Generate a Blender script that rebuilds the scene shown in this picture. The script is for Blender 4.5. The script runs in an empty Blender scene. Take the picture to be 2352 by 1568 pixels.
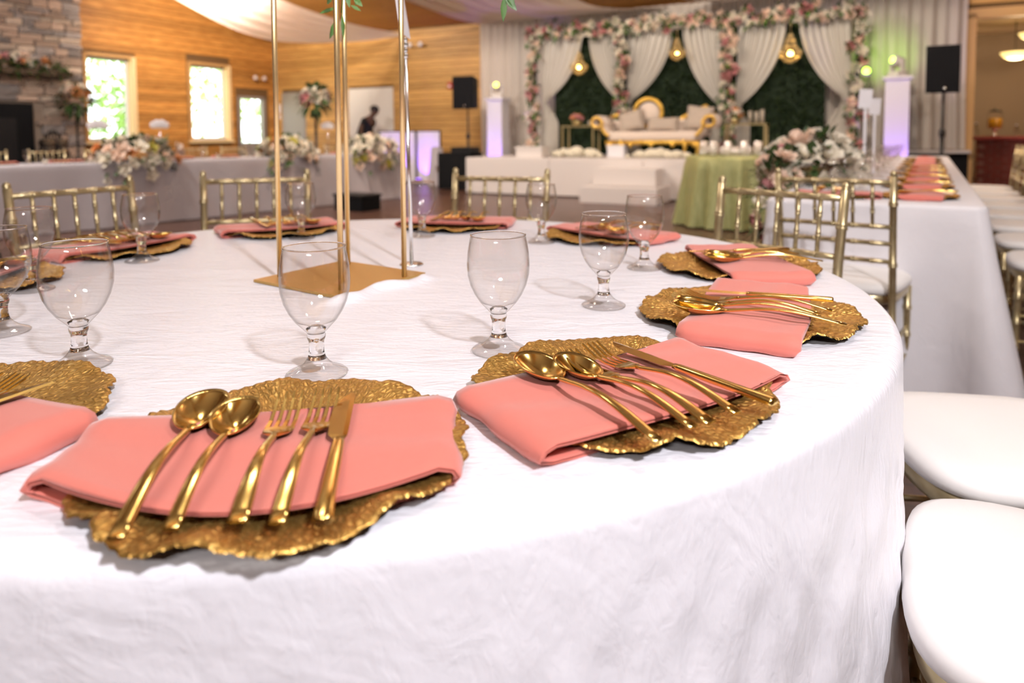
import bpy, bmesh, math, random
from mathutils import Vector, Matrix
from mathutils import noise as mnoise
import numpy as np

random.seed(7)
S = bpy.context.scene
COL = S.collection
R = math.radians
PI = math.pi

# ------------------------------------------------------------------ camera
EYE = 1.0475
F_PX, PITCH, ROLL, HORIZON = 1580.0, R(3.5), R(0.4), 309.5
cam_d = bpy.data.cameras.new('camera')
cam = bpy.data.objects.new('camera', cam_d)
COL.objects.link(cam)
cam_d.sensor_width = 36.0
cam_d.sensor_fit = 'HORIZONTAL'
cam_d.lens = F_PX * 36.0 / 2352.0
cam_d.shift_y = -(784.0 - (HORIZON + F_PX * math.tan(PITCH))) / 2352.0
cam_d.clip_start = 0.02
cam_d.clip_end = 200
cam_d.dof.use_dof = True
cam_d.dof.focus_distance = 0.88
cam_d.dof.aperture_fstop = 3.6
_F = Vector((0, math.cos(PITCH), -math.sin(PITCH)))
_R = Vector((1, 0, 0))
_U = _R.cross(_F)
_r = _R * math.cos(ROLL) - _U * math.sin(ROLL)
_u = _R * math.sin(ROLL) + _U * math.cos(ROLL)
cam.matrix_world = Matrix(((_r.x, _u.x, -_F.x, 0), (_r.y, _u.y, -_F.y, 0), (_r.z, _u.z, -_F.z, EYE), (0, 0, 0, 1)))
S.camera = cam

# ------------------------------------------------------------------ room frame
# the hall is turned 27 degrees against the view; room coordinates: u along the back wall,
# v from the back wall towards the viewer, z up.  local mesh axes are (u, -v, z).
TH = R(27)
ORI = Vector((-6.32, 18.5, 0))
UX = Vector((math.cos(TH), -math.sin(TH), 0))
VX = Vector((-math.sin(TH), -math.cos(TH), 0))
ROTZ = -TH


def RM(u, v, z=0.0):
    return ORI + UX * u + VX * v + Vector((0, 0, z))


# ------------------------------------------------------------------ world, lights, exposure
world = bpy.data.worlds.new('world')
S.world = world
world.use_nodes = True
world.node_tree.nodes['Background'].inputs[0].default_value = (0.93, 0.97, 1.0, 1)
world.node_tree.nodes['Background'].inputs[1].default_value = 5.0
S.view_settings.view_transform = 'Standard'
S.view_settings.look = 'None'
S.view_settings.gamma = 1.0
S.view_settings.use_curve_mapping = False
S.view_settings.exposure = 0.12
S.cycles.use_denoising = True
S.cycles.max_bounces = 7
S.cycles.diffuse_bounces = 3
S.cycles.glossy_bounces = 3
S.cycles.transmission_bounces = 6
S.cycles.use_adaptive_sampling = True
S.cycles.adaptive_threshold = 0.06
S.cycles.adaptive_min_samples = 12
S.cycles.transparent_max_bounces = 32
S.cycles.caustics_reflective = False
S.cycles.caustics_refractive = False
S.cycles.sample_clamp_indirect = 6.0


def area_light(name, loc, target, size, power, color):
    d = bpy.data.lights.new(name, 'AREA')
    d.shape = 'DISK'
    d.size = size
    d.energy = power
    d.color = color
    o = bpy.data.objects.new(name, d)
    COL.objects.link(o)
    o.location = loc
    o.rotation_euler = (Vector(target) - Vector(loc)).to_track_quat('-Z', 'Y').to_euler()
    return o


def point_light(name, loc, radius, power, color):
    d = bpy.data.lights.new(name, 'POINT')
    d.shadow_soft_size = radius
    d.energy = power
    d.color = color
    o = bpy.data.objects.new(name, d)
    COL.objects.link(o)
    o.location = loc
    return o


# the photographer's lamp behind the camera, to the right
area_light('flash_lamp', (1.0, -1.05, 2.75), (-0.2, 1.2, 0.76), 0.16, 84, (0.975, 0.96, 1.0))
# unseen area lights added to brighten stage, walls, right table and ceiling drapes
for hu_, hv_, hz_, pw, tu, tv, tz in [(3.1, 4.4, 4.25, 190, 1.6, 1.6, 1.6), (8.2, 6.4, 4.9, 350, 7.4, 0.5, 1.6), (13.4, 6.0, 4.9, 350, 14.2, 0.3, 1.8), (6.5, 11.0, 5.0, 280, 5.0, 8.0, 0.5),
                                      (10.6, 10.5, 5.2, 45, 10.6, 10.5, 0), (14.8, 11.6, 4.8, 70, 14.3, 8.8, 0.9), (14.5, 15.5, 2.4, 105, 13.0, 12.0, 6.0)]:
    area_light('hall_fill', RM(hu_, hv_, hz_), RM(tu, tv, tz), 0.9, pw, (1.0, 0.85, 0.70) if hv_ < 10.6 else (1.0, 0.93, 0.88))


# ------------------------------------------------------------------ materials
MATS = {}


def _n(nt, typ, **kw):
    n = nt.nodes.new(typ)
    for k, v in kw.items():
        setattr(n, k, v)
    return n


def mat(name, col, rough=0.5, metal=0.0, noise=None, bump=None, spec=0.5, sheen=0.0, rnd=0.0, emit=None, trans=0.0, alpha=None, sss=0.0, coat=0.0):
    """Principled material; noise=(scale, second colour, stretch), bump=(scale, strength, distance, stretch), rnd = per-object value spread."""
    m = bpy.data.materials.new(name)
    m.use_nodes = True
    nt = m.node_tree
    b = nt.nodes['Principled BSDF']
    b.inputs['Base Color'].default_value = (*col, 1)
    b.inputs['Roughness'].default_value = rough
    b.inputs['Metallic'].default_value = metal
    b.inputs['Specular IOR Level'].default_value = spec
    if sheen:
        b.inputs['Sheen Weight'].default_value = sheen
    if coat:
        b.inputs['Coat Weight'].default_value = coat
        b.inputs['Coat Roughness'].default_value = 0.1
    if trans:
        b.inputs['Transmission Weight'].default_value = trans
    if sss:
        b.inputs['Subsurface Weight'].default_value = sss
        b.inputs['Subsurface Radius'].default_value = (0.02, 0.012, 0.01)
    if emit:
        b.inputs['Emission Color'].default_value = (*emit[0], 1)
        b.inputs['Emission Strength'].default_value = emit[1]
        m.cycles.emission_sampling = 'NONE'
    tc = _n(nt, 'ShaderNodeTexCoord')
    src = None
    if noise:
        mp = _n(nt, 'ShaderNodeMapping')
        nt.links.new(tc.outputs['Object'], mp.inputs[0])
        mp.inputs['Scale'].default_value = noise[2] if len(noise) > 2 else (1, 1, 1)
        nz = _n(nt, 'ShaderNodeTexNoise')
        nz.inputs['Scale'].default_value = noise[0]
        nz.inputs['Detail'].default_value = 5
        nt.links.new(mp.outputs[0], nz.inputs['Vector'])
        rp = _n(nt, 'ShaderNodeValToRGB')
        rp.color_ramp.elements[0].position = 0.35
        rp.color_ramp.elements[1].position = 0.65
        rp.color_ramp.elements[0].color = (*col, 1)
        rp.color_ramp.elements[1].color = (*noise[1], 1)
        nt.links.new(nz.outputs[0], rp.inputs[0])
        src = rp.outputs[0]
        nt.links.new(src, b.inputs['Base Color'])
    if rnd:
        oi = _n(nt, 'ShaderNodeObjectInfo')
        mr = _n(nt, 'ShaderNodeMapRange')
        mr.inputs[3].default_value = 1 - rnd
        mr.inputs[4].default_value = 1 + rnd
        nt.links.new(oi.outputs['Random'], mr.inputs[0])
        hs = _n(nt, 'ShaderNodeHueSaturation')
        hs.inputs['Color'].default_value = (*col, 1)
        if src:
            nt.links.new(src, hs.inputs['Color'])
        nt.links.new(mr.outputs[0], hs.inputs['Value'])
        nt.links.new(hs.outputs[0], b.inputs['Base Color'])
    if bump:
        mp2 = _n(nt, 'ShaderNodeMapping')
        nt.links.new(tc.outputs['Object'], mp2.inputs[0])
        mp2.inputs['Scale'].default_value = bump[3] if len(bump) > 3 else (1, 1, 1)
        nb = _n(nt, 'ShaderNodeTexNoise')
        nb.inputs['Scale'].default_value = bump[0]
        nb.inputs['Detail'].default_value = 6
        nt.links.new(mp2.outputs[0], nb.inputs['Vector'])
        bp = _n(nt, 'ShaderNodeBump')
        bp.inputs['Strength'].default_value = bump[1]
        bp.inputs['Distance'].default_value = bump[2]
        nt.links.new(nb.outputs[0], bp.inputs['Height'])
        nt.links.new(bp.outputs[0], b.inputs['Normal'])
    MATS[name] = m
    return m


def thin_glass(name, tint=(0.96, 0.97, 0.97), refl=1.0):
    """Thin clear wall: light passes straight through, reflections grow towards grazing angles."""
    m = bpy.data.materials.new(name)
    m.use_nodes = True
    nt = m.node_tree
    nt.nodes.remove(nt.nodes['Principled BSDF'])
    out = nt.nodes['Material Output']
    t = _n(nt, 'ShaderNodeBsdfTransparent')
    t.inputs[0].default_value = (*tint, 1)
    # the path through the wall grows towards grazing angles and takes more light
    lw2 = _n(nt, 'ShaderNodeLayerWeight')
    lw2.inputs[0].default_value = 0.5
    p2 = _n(nt, 'ShaderNodeMath', operation='POWER')
    p2.inputs[1].default_value = 5.0
    mc = _n(nt, 'ShaderNodeMix', data_type='RGBA')
    mc.inputs[6].default_value = (*tint, 1)
    mc.inputs[7].default_value = (0.42, 0.40, 0.38, 1)
    nt.links.new(lw2.outputs['Facing'], p2.inputs[0])
    nt.links.new(p2.outputs[0], mc.inputs[0])
    nt.links.new(mc.outputs[2], t.inputs[0])
    g = _n(nt, 'ShaderNodeBsdfGlossy')
    g.inputs['Roughness'].default_value = 0.02
    g.inputs[0].default_value = (refl, refl, refl, 1)
    lw = _n(nt, 'ShaderNodeLayerWeight')
    lw.inputs[0].default_value = 0.5
    pw = _n(nt, 'ShaderNodeMath', operation='POWER')
    pw.inputs[1].default_value = 4.0
    fr = _n(nt, 'ShaderNodeMapRange')
    fr.inputs[3].default_value = 0.035
    fr.inputs[4].default_value = 0.55
    nt.links.new(lw.outputs['Facing'], pw.inputs[0])
    nt.links.new(pw.outputs[0], fr.inputs[0])
    mx = _n(nt, 'ShaderNodeMixShader')
    nt.links.new(fr.outputs[0], mx.inputs[0])
    nt.links.new(t.outputs[0], mx.inputs[1])
    nt.links.new(g.outputs[0], mx.inputs[2])
    nt.links.new(mx.outputs[0], out.inputs[0])
    MATS[name] = m
    return m


def solid_glass(name):
    m = bpy.data.materials.new(name)
    m.use_nodes = True
    nt = m.node_tree
    b = nt.nodes['Principled BSDF']
    b.inputs['Base Color'].default_value = (1, 1, 1, 1)
    b.inputs['Roughness'].default_value = 0.0
    b.inputs['IOR'].default_value = 1.47
    b.inputs['Transmission Weight'].default_value = 1.0
    MATS[name] = m
    return m


def sheer(name, col, transl=0.5, see=0.0, noise=None):
    """Thin fabric lit from both sides."""
    m = bpy.data.materials.new(name)
    m.use_nodes = True
    nt = m.node_tree
    nt.nodes.remove(nt.nodes['Principled BSDF'])
    out = nt.nodes['Material Output']
    d = _n(nt, 'ShaderNodeBsdfDiffuse')
    d.inputs[0].default_value = (*col, 1)
    t = _n(nt, 'ShaderNodeBsdfTranslucent')
    t.inputs[0].default_value = (*col, 1)
    mx = _n(nt, 'ShaderNodeMixShader')
    mx.inputs[0].default_value = transl
    nt.links.new(d.outputs[0], mx.inputs[1])
    nt.links.new(t.outputs[0], mx.inputs[2])
    last = mx
    if see:
        tr = _n(nt, 'ShaderNodeBsdfTransparent')
        m2 = _n(nt, 'ShaderNodeMixShader')
        m2.inputs[0].default_value = see
        nt.links.new(mx.outputs[0], m2.inputs[1])
        nt.links.new(tr.outputs[0], m2.inputs[2])
        last = m2
    nt.links.new(last.outputs[0], out.inputs[0])
    MATS[name] = m
    return m


def charger_gold():
    """Hammered gold with radial veins; uses the polar UV map of the charger mesh."""
    m = mat('charger_gold', (0.62, 0.36, 0.085), rough=0.38, metal=0.85)
    nt = m.node_tree
    b = nt.nodes['Principled BSDF']
    uv = _n(nt, 'ShaderNodeUVMap')
    mp = _n(nt, 'ShaderNodeMapping')
    mp.inputs['Scale'].default_value = (210, 20, 1)
    nt.links.new(uv.outputs[0], mp.inputs[0])
    vo = _n(nt, 'ShaderNodeTexVoronoi', feature='DISTANCE_TO_EDGE')
    vo.inputs['Scale'].default_value = 1.0
    nt.links.new(mp.outputs[0], vo.inputs['Vector'])
    rp = _n(nt, 'ShaderNodeValToRGB')
    rp.color_ramp.elements[0].position = 0.02
    rp.color_ramp.elements[1].position = 0.42
    nt.links.new(vo.outputs['Distance'], rp.inputs[0])
    bp = _n(nt, 'ShaderNodeBump')
    bp.inputs['Strength'].default_value = 0.6
    bp.inputs['Distance'].default_value = 0.0016
    nt.links.new(rp.outputs[0], bp.inputs['Height'])
    nt.links.new(bp.outputs[0], b.inputs['Normal'])
    mx = _n(nt, 'ShaderNodeMix', data_type='RGBA')
    mx.inputs[6].default_value = (0.52, 0.29, 0.07, 1)
    mx.inputs[7].default_value = (0.86, 0.57, 0.18, 1)
    nt.links.new(rp.outputs[0], mx.inputs[0])
    nt.links.new(mx.outputs[2], b.inputs['Base Color'])


def plank_mat(name, c1, c2, width, length, rough=0.45, gap=(0.05, 0.03, 0.02)):
    m = mat(name, c1, rough=rough)
    nt = m.node_tree
    b = nt.nodes['Principled BSDF']
    tc = _n(nt, 'ShaderNodeTexCoord')
    br = _n(nt, 'ShaderNodeTexBrick')
    br.inputs['Color1'].default_value = (*c1, 1)
    br.inputs['Color2'].default_value = (*c2, 1)
    br.inputs['Mortar'].default_value = (*gap, 1)
    br.inputs['Scale'].default_value = 1
    br.inputs['Mortar Size'].default_value = 0.004
    br.inputs['Brick Width'].default_value = length
    br.inputs['Row Height'].default_value = width
    nt.links.new(tc.outputs['Object'], br.inputs['Vector'])
    nt.links.new(br.outputs[0], b.inputs['Base Color'])


def cloth_mat(name, col, rough, crease, fine):
    """Crushed satin: long soft creases plus a fine crinkle."""
    m = mat(name, col, rough=rough, spec=0.45, sheen=0.15)
    nt = m.node_tree
    b = nt.nodes['Principled BSDF']
    tc = _n(nt, 'ShaderNodeTexCoord')
    hs = []
    for sc, st, rot, dist in ((7, (0.7, 1.7, 0.6), 0.5, 2.2), (22, (0.55, 1.9, 0.5), -0.45, 2.6), (70, (0.6, 1.5, 0.4), 0.9, 1.5)):
        mp = _n(nt, 'ShaderNodeMapping')
        mp.inputs['Scale'].default_value = st
        mp.inputs['Rotation'].default_value = (0, 0, rot)
        nt.links.new(tc.outputs['Object'], mp.inputs[0])
        nz = _n(nt, 'ShaderNodeTexNoise')
        nz.inputs['Scale'].default_value = sc
        nz.inputs['Detail'].default_value = 3
        nz.inputs['Distortion'].default_value = dist
        nt.links.new(mp.outputs[0], nz.inputs['Vector'])
        hs.append(nz)
    prev = None
    for nz, d in zip(hs, (crease, crease * 0.45, fine)):
        bp = _n(nt, 'ShaderNodeBump')
        bp.inputs['Strength'].default_value = 0.6
        bp.inputs['Distance'].default_value = d
        nt.links.new(nz.outputs[0], bp.inputs['Height'])
        if prev:
            nt.links.new(prev.outputs[0], bp.inputs['Normal'])
        prev = bp
    nt.links.new(prev.outputs[0], b.inputs['Normal'])


cloth_mat('white_satin', (0.845, 0.825, 0.88), 0.34, 0.0058, 0.0016)
cloth_mat('white_linen', (0.80, 0.77, 0.80), 0.6, 0.004, 0.0008)
cloth_mat('grey_linen', (0.47, 0.43, 0.45), 0.7, 0.004, 0.0008)
charger_gold()
mat('charger_under', (0.012, 0.012, 0.014), rough=0.5)
mat('cutlery_gold', (0.92, 0.66, 0.22), rough=0.16, metal=1.0)
mat('coral_napkin', (0.70, 0.190, 0.145), rough=0.75, sheen=0.35, bump=(900, 0.25, 0.0006))
thin_glass('goblet_glass', (0.98, 0.975, 0.97))
solid_glass('stem_glass')
thin_glass('pane_glass', (0.95, 0.97, 0.97))
mat('stand_gold', (0.95, 0.70, 0.36), rough=0.3, metal=0.85)
mat('plate_gold', (0.60, 0.38, 0.12), rough=0.35, metal=0.75, bump=(40, 0.15, 0.002, (8, 1, 1)))
mat('chrome', (0.86, 0.86, 0.86), rough=0.2, metal=1.0)
mat('card_white', (0.86, 0.83, 0.86), rough=0.5)
mat('chair_gold', (0.52, 0.42, 0.23), rough=0.3, metal=0.75, noise=(30, (0.60, 0.50, 0.30)))
mat('seat_white', (0.86, 0.83, 0.81), rough=0.6, sheen=0.1)
mat('seat_cream', (0.72, 0.62, 0.52), rough=0.7)
mat('leaf_green', (0.045, 0.13, 0.012), rough=0.45, rnd=0.2, noise=(20, (0.075, 0.18, 0.02)))
mat('leaf_dark', (0.025, 0.065, 0.014), rough=0.5, noise=(14, (0.07, 0.12, 0.03)))
mat('bloom_ivory', (0.88, 0.80, 0.66), rough=0.7, rnd=0.08)
mat('bloom_blush', (0.88, 0.66, 0.52), rough=0.7, rnd=0.1)
mat('bloom_pink', (0.62, 0.26, 0.26), rough=0.7, rnd=0.15)
mat('bloom_peach', (0.80, 0.34, 0.12), rough=0.7, rnd=0.15)
mat('bloom_yellow', (0.55, 0.48, 0.08), rough=0.7, rnd=0.15)
mat('cedar_plank', (0.62, 0.30, 0.075), rough=0.5, rnd=0.24, noise=(3.0, (0.44, 0.185, 0.04), (0.6, 1, 9)))
mat('pine_plank', (0.64, 0.37, 0.12), rough=0.5, rnd=0.2, noise=(3.0, (0.50, 0.26, 0.075), (0.6, 1, 9)))
mat('wall_backing', (0.16, 0.085, 0.03), rough=0.8)
mat('trim_wood', (0.62, 0.36, 0.14), rough=0.5)
mat('trim_daylit', (0.86, 0.66, 0.36), rough=0.5)  # trim wood lightened: daylight on the window reveal is put into the colour
plank_mat('ceiling_wood', (0.52, 0.25, 0.065), (0.44, 0.20, 0.05), 0.16, 3.0)
plank_mat('floor_wood', (0.115, 0.055, 0.038), (0.085, 0.042, 0.03), 0.13, 1.6, rough=0.32)
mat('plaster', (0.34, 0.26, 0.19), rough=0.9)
mat('plaster_hall', (0.60, 0.45, 0.30), rough=0.9)
mat('stone_tan', (0.50, 0.37, 0.285), rough=0.9, rnd=0.3, bump=(14, 0.5, 0.02), noise=(8, (0.40, 0.29, 0.23)))
mat('stone_grey', (0.33, 0.285, 0.265), rough=0.9, rnd=0.3, bump=(14, 0.5, 0.02))
mat('stone_pale', (0.56, 0.45, 0.36), rough=0.9, rnd=0.2, bump=(14, 0.5, 0.02))
mat('mortar', (0.30, 0.23, 0.18), rough=0.95)
mat('black_matte', (0.006, 0.006, 0.007), rough=0.7, spec=0.2)
mat('black_metal', (0.02, 0.02, 0.022), rough=0.4, metal=0.4)
mat('grille_black', (0.008, 0.008, 0.010), rough=0.8, spec=0.15, bump=(400, 0.4, 0.002))
mat('door_white', (0.78, 0.75, 0.72), rough=0.5)
mat('door_grey', (0.36, 0.33, 0.31), rough=0.5, metal=0.2)
mat('white_paint', (0.70, 0.645, 0.62), rough=0.35)
mat('red_plastic', (0.45, 0.06, 0.04), rough=0.4)
sheer('sheer_white', (0.84, 0.78, 0.72), 0.35)
sheer('ceiling_voile', (0.90, 0.84, 0.80), 0.5)
sheer('swag_voile', (0.84, 0.80, 0.74), 0.35)
mat('hedge_base', (0.010, 0.022, 0.008), rough=0.9)
mat('hedge_leaf', (0.012, 0.027, 0.008), rough=0.7, spec=0.2, noise=(9, (0.026, 0.042, 0.012)))
mat('sofa_fabric', (0.70, 0.585, 0.50), rough=0.75, sheen=0.2)
mat('pillow_fabric', (0.42, 0.35, 0.29), rough=0.7, sheen=0.3)
mat('sofa_gold', (0.78, 0.50, 0.10), rough=0.28, metal=0.85, bump=(60, 0.6, 0.01))
mat('table_gold', (0.58, 0.47, 0.24), rough=0.3, metal=0.8)
mat('green_sequin', (0.36, 0.37, 0.145), rough=0.42, metal=0.25, bump=(220, 0.5, 0.003), noise=(16, (0.46, 0.46, 0.20), (4, 4, 0.6)))
mat('candle_wax', (0.84, 0.76, 0.62), rough=0.6)
mat('fluff_cream', (0.76, 0.70, 0.55), rough=0.9, sheen=0.4, bump=(30, 0.8, 0.03))
mat('pedestal_white', (0.78, 0.76, 0.80), rough=0.5)
mat('panel_white', (0.80, 0.77, 0.82), rough=0.6)
mat('lamp_warm', (1, 0.8, 0.45), emit=((1.0, 0.62, 0.16), 22.0))
mat('lamp_shade_warm', (1, 0.85, 0.55), emit=((1.0, 0.72, 0.25), 1.5))
mat('lamp_bulb_pend', (1, 0.9, 0.6), emit=((1.0, 0.85, 0.5), 6.0))
mat('led_yellow', (1, 1, 0.2), emit=((1.0, 0.95, 0.08), 5.0))
mat('led_green', (0.3, 1, 0.1), emit=((0.45, 1.0, 0.06), 8.0))
mat('led_purple', (0.4, 0.2, 1), emit=((0.32, 0.10, 1.0), 6.0))
mat('crystal_warm', (1.0, 0.80, 0.42), rough=0.08, metal=0.6)
mat('sofa_oval_led', (1, 0.8, 0.3), emit=((1.0, 0.60, 0.10), 1.2))
mat('skin', (0.12, 0.06, 0.04), rough=0.6)
mat('hair_black', (0.010, 0.008, 0.008), rough=0.6)
mat('shirt_black', (0.012, 0.012, 0.014), rough=0.9)
mat('mercury_glass', (0.85, 0.83, 0.78), rough=0.12, metal=0.9, bump=(45, 1.0, 0.03))
mat('juice', (0.62, 0.30, 0.01), rough=0.2)
mat('brick_red', (0.26, 0.055, 0.045), rough=0.8, rnd=0.2)
mat('brick_mortar', (0.42, 0.22, 0.18), rough=0.9)
mat('red_cloth', (0.34, 0.06, 0.06), rough=0.8)
mat('blue_cloth', (0.05, 0.06, 0.22), rough=0.8)
mat('bark', (0.12, 0.08, 0.05), rough=0.9)
mat('tree_leaf', (0.34, 0.52, 0.12), rough=0.6, noise=(1.2, (0.55, 0.72, 0.25)))
mat('lawn', (0.30, 0.48, 0.12), rough=0.9, noise=(0.7, (0.42, 0.58, 0.2)))
mat('metal_hull', (0.55, 0.55, 0.56), rough=0.35, metal=0.7)


# ------------------------------------------------------------------ mesh building
class MB:
    def __init__(s):
        s.v, s.f = [], []

    def add(s, vs, fs):
        o = len(s.v)
        s.v += [tuple(p) for p in vs]
        s.f += [tuple(i + o for i in f) for f in fs]
        return s

    def box(s, c, d, rot=None):
        hx, hy, hz = d[0] / 2, d[1] / 2, d[2] / 2
        vs = [Vector((x, y, z)) for z in (-hz, hz) for y in (-hy, hy) for x in (-hx, hx)]
        if rot is not None:
            m = rot if isinstance(rot, Matrix) else Matrix.Rotation(rot, 3, 'Z')
            vs = [m @ p for p in vs]
        c = Vector(c)
        return s.add([p + c for p in vs], [(0, 2, 3, 1), (4, 5, 7, 6), (0, 1, 5, 4), (2, 6, 7, 3), (0, 4, 6, 2), (1, 3, 7, 5)])

    def tube(s, pts, rad, n=8, cap=True, flat=None):
        """Swept tube; rad number or list; flat=(width scale, height scale)."""
        pts = [Vector(p) for p in pts]
        if not isinstance(rad, (list, tuple)):
            rad = [rad] * len(pts)
        rings = []
        up = Vector((0, 0, 1))
        t0 = (pts[1] - pts[0]).normalized()
        if abs(t0.dot(up)) > 0.9:
            up = Vector((1, 0, 0))
        for i, p in enumerate(pts):
            t = (pts[min(i + 1, len(pts) - 1)] - pts[max(i - 1, 0)]).normalized()
            a = t.cross(up)
            if a.length < 1e-6:
                a = Vector((1, 0, 0))
            a.normalize()
            b = a.cross(t)
            up = b
            fx, fy = flat if flat else (1, 1)
            rings.append([p + a * math.cos(2 * PI * k / n) * rad[i] * fx + b * math.sin(2 * PI * k / n) * rad[i] * fy for k in range(n)])
        vs = [q for r in rings for q in r]
        fs = []
        for i in range(len(pts) - 1):
            for k in range(n):
                k2 = (k + 1) % n
                fs.append((i * n + k, i * n + k2, (i + 1) * n + k2, (i + 1) * n + k))
        if cap:
            fs.append(tuple(reversed(range(n))))
            fs.append(tuple((len(pts) - 1) * n + k for k in range(n)))
        return s.add(vs, fs)

    def lathe(s, prof, n=24, c=(0, 0, 0), sx=1.0, sy=1.0):
        """prof: list of (r, z)."""
        vs, fs = [], []
        for r, z in prof:
            for k in range(n):
                a = 2 * PI * k / n
                vs.append((c[0] + r * math.cos(a) * sx, c[1] + r * math.sin(a) * sy, c[2] + z))
        for i in range(len(prof) - 1):
            for k in range(n):
                k2 = (k + 1) % n
                fs.append((i * n + k, i * n + k2, (i + 1) * n + k2, (i + 1) * n + k))
        if prof[0][0] > 1e-5:
            fs.append(tuple(reversed(range(n))))
        if prof[-1][0] > 1e-5:
            fs.append(tuple((len(prof) - 1) * n + k for k in range(n)))
        return s.add(vs, fs)

    def grid(s, fn, nu, nv, closed_u=False):
        vs = [fn(i / (nu if closed_u else nu - 1), j / (nv - 1)) for j in range(nv) for i in range(nu)]
        fs = []
        for j in range(nv - 1):
            for i in range(nu if closed_u else nu - 1):
                i2 = (i + 1) % nu
                fs.append((j * nu + i, j * nu + i2, (j + 1) * nu + i2, (j + 1) * nu + i))
        return s.add(vs, fs)

    def blob(s, c, r, n=10, m=7, sz=1.0, sx=1.0, sy=1.0, rot=None):
        prof = [(max(math.sin(PI * i / m), 1e-6) * 1.0, -math.cos(PI * i / m)) for i in range(m + 1)]
        vs, fs = [], []
        for pr, pz in prof:
            for k in range(n):
                a = 2 * PI * k / n
                p = Vector((pr * math.cos(a) * r * sx, pr * math.sin(a) * r * sy, pz * r * sz))
                if rot is not None:
                    p = rot @ p
                vs.append(p + Vector(c))
        for i in range(m):
            for k in range(n):
                k2 = (k + 1) % n
                fs.append((i * n + k, i * n + k2, (i + 1) * n + k2, (i + 1) * n + k))
        return s.add(vs, fs)

    def mesh(s, name, material, smooth=True, bevel=None):
        me = bpy.data.meshes.new(name)
        me.from_pydata(s.v, [], s.f)
        me.validate()
        bm = bmesh.new()
        bm.from_mesh(me)
        bmesh.ops.remove_doubles(bm, verts=bm.verts, dist=1e-6)
        bmesh.ops.recalc_face_normals(bm, faces=bm.faces)
        if bevel:
            bmesh.ops.bevel(bm, geom=[e for e in bm.edges], offset=bevel, segments=2, affect='EDGES', profile=0.7)
        bm.to_mesh(me)
        bm.free()
        if material:
            me.materials.append(MATS[material])
        if smooth:
            for p in me.polygons:
                p.use_smooth = True
        return me

    def obj(s, name, material, parent=None, smooth=True, bevel=None, loc=None, rotz=None, auto=None):
        me = s.mesh(name, material, smooth, bevel)
        if auto is not None:
            me.set_sharp_from_angle(angle=R(auto))
        return link(name, me, parent, loc, rotz)


def link(name, data, parent=None, loc=None, rotz=None):
    o = bpy.data.objects.new(name, data)
    COL.objects.link(o)
    if parent is not None:
        o.parent = parent
    if loc is not None:
        o.location = loc
    if rotz is not None:
        o.rotation_euler = (0, 0, rotz)
    return o


def tag(o, label, cat, group=None):
    o['label'] = label
    o['category'] = cat
    if group:
        o['group'] = group
    return o


def thing(name, label, cat, loc=(0, 0, 0), rotz=0.0, group=None):
    o = bpy.data.objects.new(name, None)
    o.empty_display_size = 0.05
    COL.objects.link(o)
    o.location = loc
    o.rotation_euler = (0, 0, rotz)
    return tag(o, label, cat, group)


def rthing(name, label, cat, u, v, z=0.0, rot=0.0, group=None):
    return thing(name, label, cat, RM(u, v, z), ROTZ + rot, group)


def struct(o):
    o['kind'] = 'structure'
    return o


def copy_tree(o, parent=None):
    c = o.copy()
    COL.objects.link(c)
    c.parent = parent
    for ch in [x for x in KIDS.get(o.name, [])]:
        copy_tree(ch, c)
    return c


KIDS = {}


def snapshot(o):
    """Remember the children of a prototype so copies can be made in a loop."""
    KIDS[o.name] = list(o.children)
    for ch in o.children:
        snapshot(ch)


def rig(o, label=None, cat=None, group=None, loc=None, rotz=None):
    if loc is not None:
        o.location = loc
    if rotz is not None:
        o.rotation_euler = (0, 0, rotz)
    if label:
        o['label'] = label
    if cat:
        o['category'] = cat
    if group:
        o['group'] = group
    return o


def room_obj(mb, name, material, smooth=False, parent=None, bevel=None):
    """A mesh written in room coordinates (u, -v, z)."""
    o = mb.obj(name, material, parent, smooth=smooth, bevel=bevel)
    if parent is None:
        o.location = ORI
        o.rotation_euler = (0, 0, ROTZ)
    return o


# ================================================================== the hall (structure)
HU, HV, EAVE, SLOPE, RIDGE = 20.0, 19.0, 3.58, 0.30, 9.5


def roof_z(v):
    return EAVE + SLOPE * (RIDGE - abs(v - RIDGE))


mb = MB().box((HU / 2, -HV / 2, -0.05), (HU + 0.4, HV + 0.4, 0.1))
struct(room_obj(mb, 'floor', 'floor_wood'))
mb = MB()
for v0, v1 in ((-0.2, RIDGE), (RIDGE, HV + 0.2)):
    z0, z1 = roof_z(v0), roof_z(v1)
    mb.add([(-0.2, -v0, z0), (HU + 0.2, -v0, z0), (HU + 0.2, -v1, z1), (-0.2, -v1, z1),
            (-0.2, -v0, z0 + 0.15), (HU + 0.2, -v0, z0 + 0.15), (HU + 0.2, -v1, z1 + 0.15), (-0.2, -v1, z1 + 0.15)],
           [(0, 1, 2, 3), (7, 6, 5, 4), (0, 4, 5, 1), (2, 6, 7, 3), (1, 5, 6, 2), (0, 3, 7, 4)])
struct(room_obj(mb, 'ceiling', 'ceiling_wood'))

WIN = [(4.08, 5.04, 0.98, 2.72), (1.58, 2.62, 0.98, 2.75)]       # left wall windows: v0, v1, z0, z1
GDOOR = (0.36, 1.24, 0.0, 2.08)                                  # glazed door in the left wall


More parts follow.
